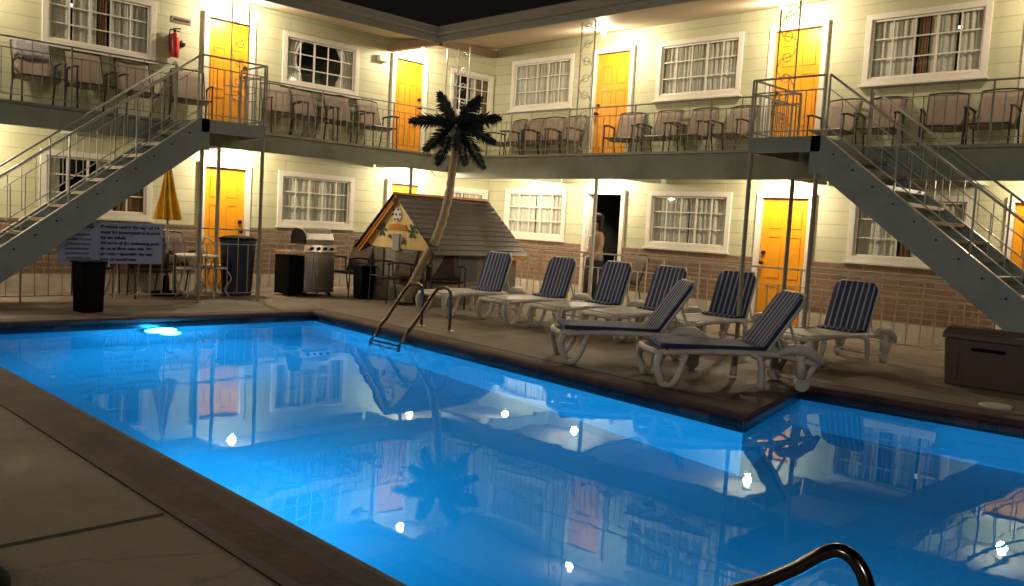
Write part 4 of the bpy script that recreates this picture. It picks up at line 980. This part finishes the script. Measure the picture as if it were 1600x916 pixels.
mb = MB(); mb.tube([(0, .02, .40), (.02, -.08, .40), (.03, -.10, .25), (.03, -.085, .08)], .010, 6, sub=4); mb.build('hose', M_rubber, fe)
mb = MB(); mb.box((-.108, -.04, .05), (-.072, .04, .36)); mb.build('bracket', M_handle, fe)
fl = thing('flood_light', 'small white box light on the upper wall left of the door behind the palm', 'lamp', (.0, -2.98, 4.36))
mb2 = MB(); mb2.box((.002, -.10, -.06), (.10, .10, .06)); mb2.build('housing', M_trim, fl, bevel=.01); mb2 = MB(); mb2.box((.101, -.085, -.048), (.106, .085, .048)); mb2.build('lens', M_glass, fl)
pq = thing('wall_plaque', 'small dark plaque high on the wall above the fire extinguisher', 'plaque', (0, -6.88, 4.28))
mb2 = MB(); mb2.box((.002, -.16, -.05), (.014, .16, .05)); mb2.build('plate', M_sling, pq, bevel=.003); mb2 = MB(); mb2.box((.0145, -.13, -.02), (.016, .13, .02)); mb2.build('dark_band', M_handle, pq)
vb = thing('wall_bell', 'small dark round fitting on the wall beside the fire extinguisher', 'bell', (.0, -6.86, 3.92))
mb = MB(); mb.lathe([(.055, 0), (.055, .018), (.03, .026)], (0,0,0), 14)
for v in mb.v: v.x, v.z = v.z+.002, v.x
mb.build('bell_cup', M_handle, vb)
mb = MB(); mb.lathe([(.135, 0), (.135, .012), (.12, .018)], (11.48, -4.50, .001), 24); mb.lathe([(.012, .0181), (.012, .02)], (11.48, -4.50, 0), 8)
tag(mb.build('skimmer_lid', M_skim, None), 'round white skimmer lid in the deck at right', 'lid')
ub = thing('umbrella_base', 'black domed umbrella base at the lower left corner', 'umbrella base', (10.47, -12.24, 0))
mb = MB(); mb.lathe([(.19, 0), (.19, .05), (.16, .085), (.05, .11), (.035, .16), (.028, .16)], (0,0,0), 28); mb.build('base_dome', M_rubber, ub, smooth=True)

# ------------------------------------------------------------------ person at the open doorway
def skin(name, pts, edges, rad, m, parent, lvl=2):
    me = bpy.data.meshes.new(name); me.from_pydata(pts, edges, []); o = bpy.data.objects.new(name, me); C.objects.link(o); o.parent = parent
    o.modifiers.new('skin', 'SKIN'); 
    for i, r_ in enumerate(rad): me.skin_vertices[0].data[i].radius = (r_[0], r_[1]) if isinstance(r_, tuple) else (r_, r_)
    me.skin_vertices[0].data[0].use_root = True
    s = o.modifiers.new('sub', 'SUBSURF'); s.levels = lvl; s.render_levels = lvl
    me.materials.append(m); return o
pe = thing('person', 'person with dark hair and bare shoulders in a pale top by the dark doorway', 'person', (3.66, -.70, 0), R(-20))
pts = [(0,0,.86), (0,0,1.02), (0,.01,1.16), (0,.01,1.28), (0,.0,1.35), (0,-.01,1.43), (0,-.015,1.53),
       (-.15,.01,1.27), (-.20,.0,1.05), (-.16,-.12,.88), (-.12,-.20,.87), (.15,.01,1.27), (.20,.0,1.05), (.17,-.10,.86), (.14,-.18,.85),
       (-.085,0,.80), (-.09,-.01,.46), (-.09,.01,.09), (-.09,-.10,.03), (.085,0,.80), (.09,-.01,.46), (.09,.01,.09), (.09,-.10,.03)]
ed = [(0,1),(1,2),(2,3),(3,4),(4,5),(5,6),(3,7),(7,8),(8,9),(9,10),(3,11),(11,12),(12,13),(13,14),(0,15),(15,16),(16,17),(17,18),(0,19),(19,20),(20,21),(21,22)]
ra = [(.13,.10),(.115,.085),(.13,.09),(.11,.075),(.042,.042),(.07,.078),(.075,.085),.048,.036,.026,(.035,.018),.048,.036,.026,(.035,.018),.08,.055,.036,(.04,.028),.08,.055,.036,(.04,.028)]
skin('body', pts, ed, [(r_ if isinstance(r_, tuple) else (r_, r_)) for r_ in ra], M_skin, pe)
def ring(prof, m, nm, n=20):
    mb = MB(); b0 = 0
    for z, rx, ry, cy in prof:
        for k in range(n):
            a = 2*math.pi*k/n; f_ = 1+.03*math.sin(5*a+z*9); mb.v.append(Vector((rx*f_*math.cos(a), cy+ry*f_*math.sin(a), z)))
    for i in range(len(prof)-1):
        for k in range(n): mb.f.append((i*n+k, i*n+(k+1) % n, (i+1)*n+(k+1) % n, (i+1)*n+k))
    return mb.build(nm, m, pe, smooth=True, solid=.006)
ring([(.80, .185, .145, 0), (.92, .165, .13, 0), (1.02, .15, .115, 0), (1.12, .165, .125, .01), (1.22, .175, .12, .01), (1.26, .14, .10, .01)], M_top, 'blouse')
ring([(.12, .22, .19, 0), (.50, .20, .17, 0), (.70, .185, .155, 0), (.84, .175, .14, 0), (.90, .16, .125, 0)], M_skirt, 'skirt')
mb = MB(); mb.sheet(lambda i, j: ((.095+.02*(1-j))*math.cos(math.pi*(-.12+1.24*i)), .02+(.10)*math.sin(math.pi*(-.12+1.24*i))*(.6+.4*j), 1.26+.36*j), 16, 8)
mb.ball((0, .015, 1.56), .105, 10, .95); mb.build('hair', M_hair, pe, smooth=True, solid=.008)
mb = MB()
for s in (-1, 1):
    mb.ball((s*.032, -.083, 1.50), .011, 6)
mb.build('eye', M_hair, pe)
for s in (-1, 1):
    mb = MB()
    for k in range(4): mb.tube([(s*.125+k*.012-.018, -.20, .87), (s*.125+k*.012-.018, -.235-.004*k, .855), (s*.125+k*.012-.018, -.245, .83)], .007, 5)
    mb.tube([(s*.10, -.19, .87), (s*.09, -.22, .86)], .008, 5); mb.build('fingers', M_skin, pe, smooth=True)
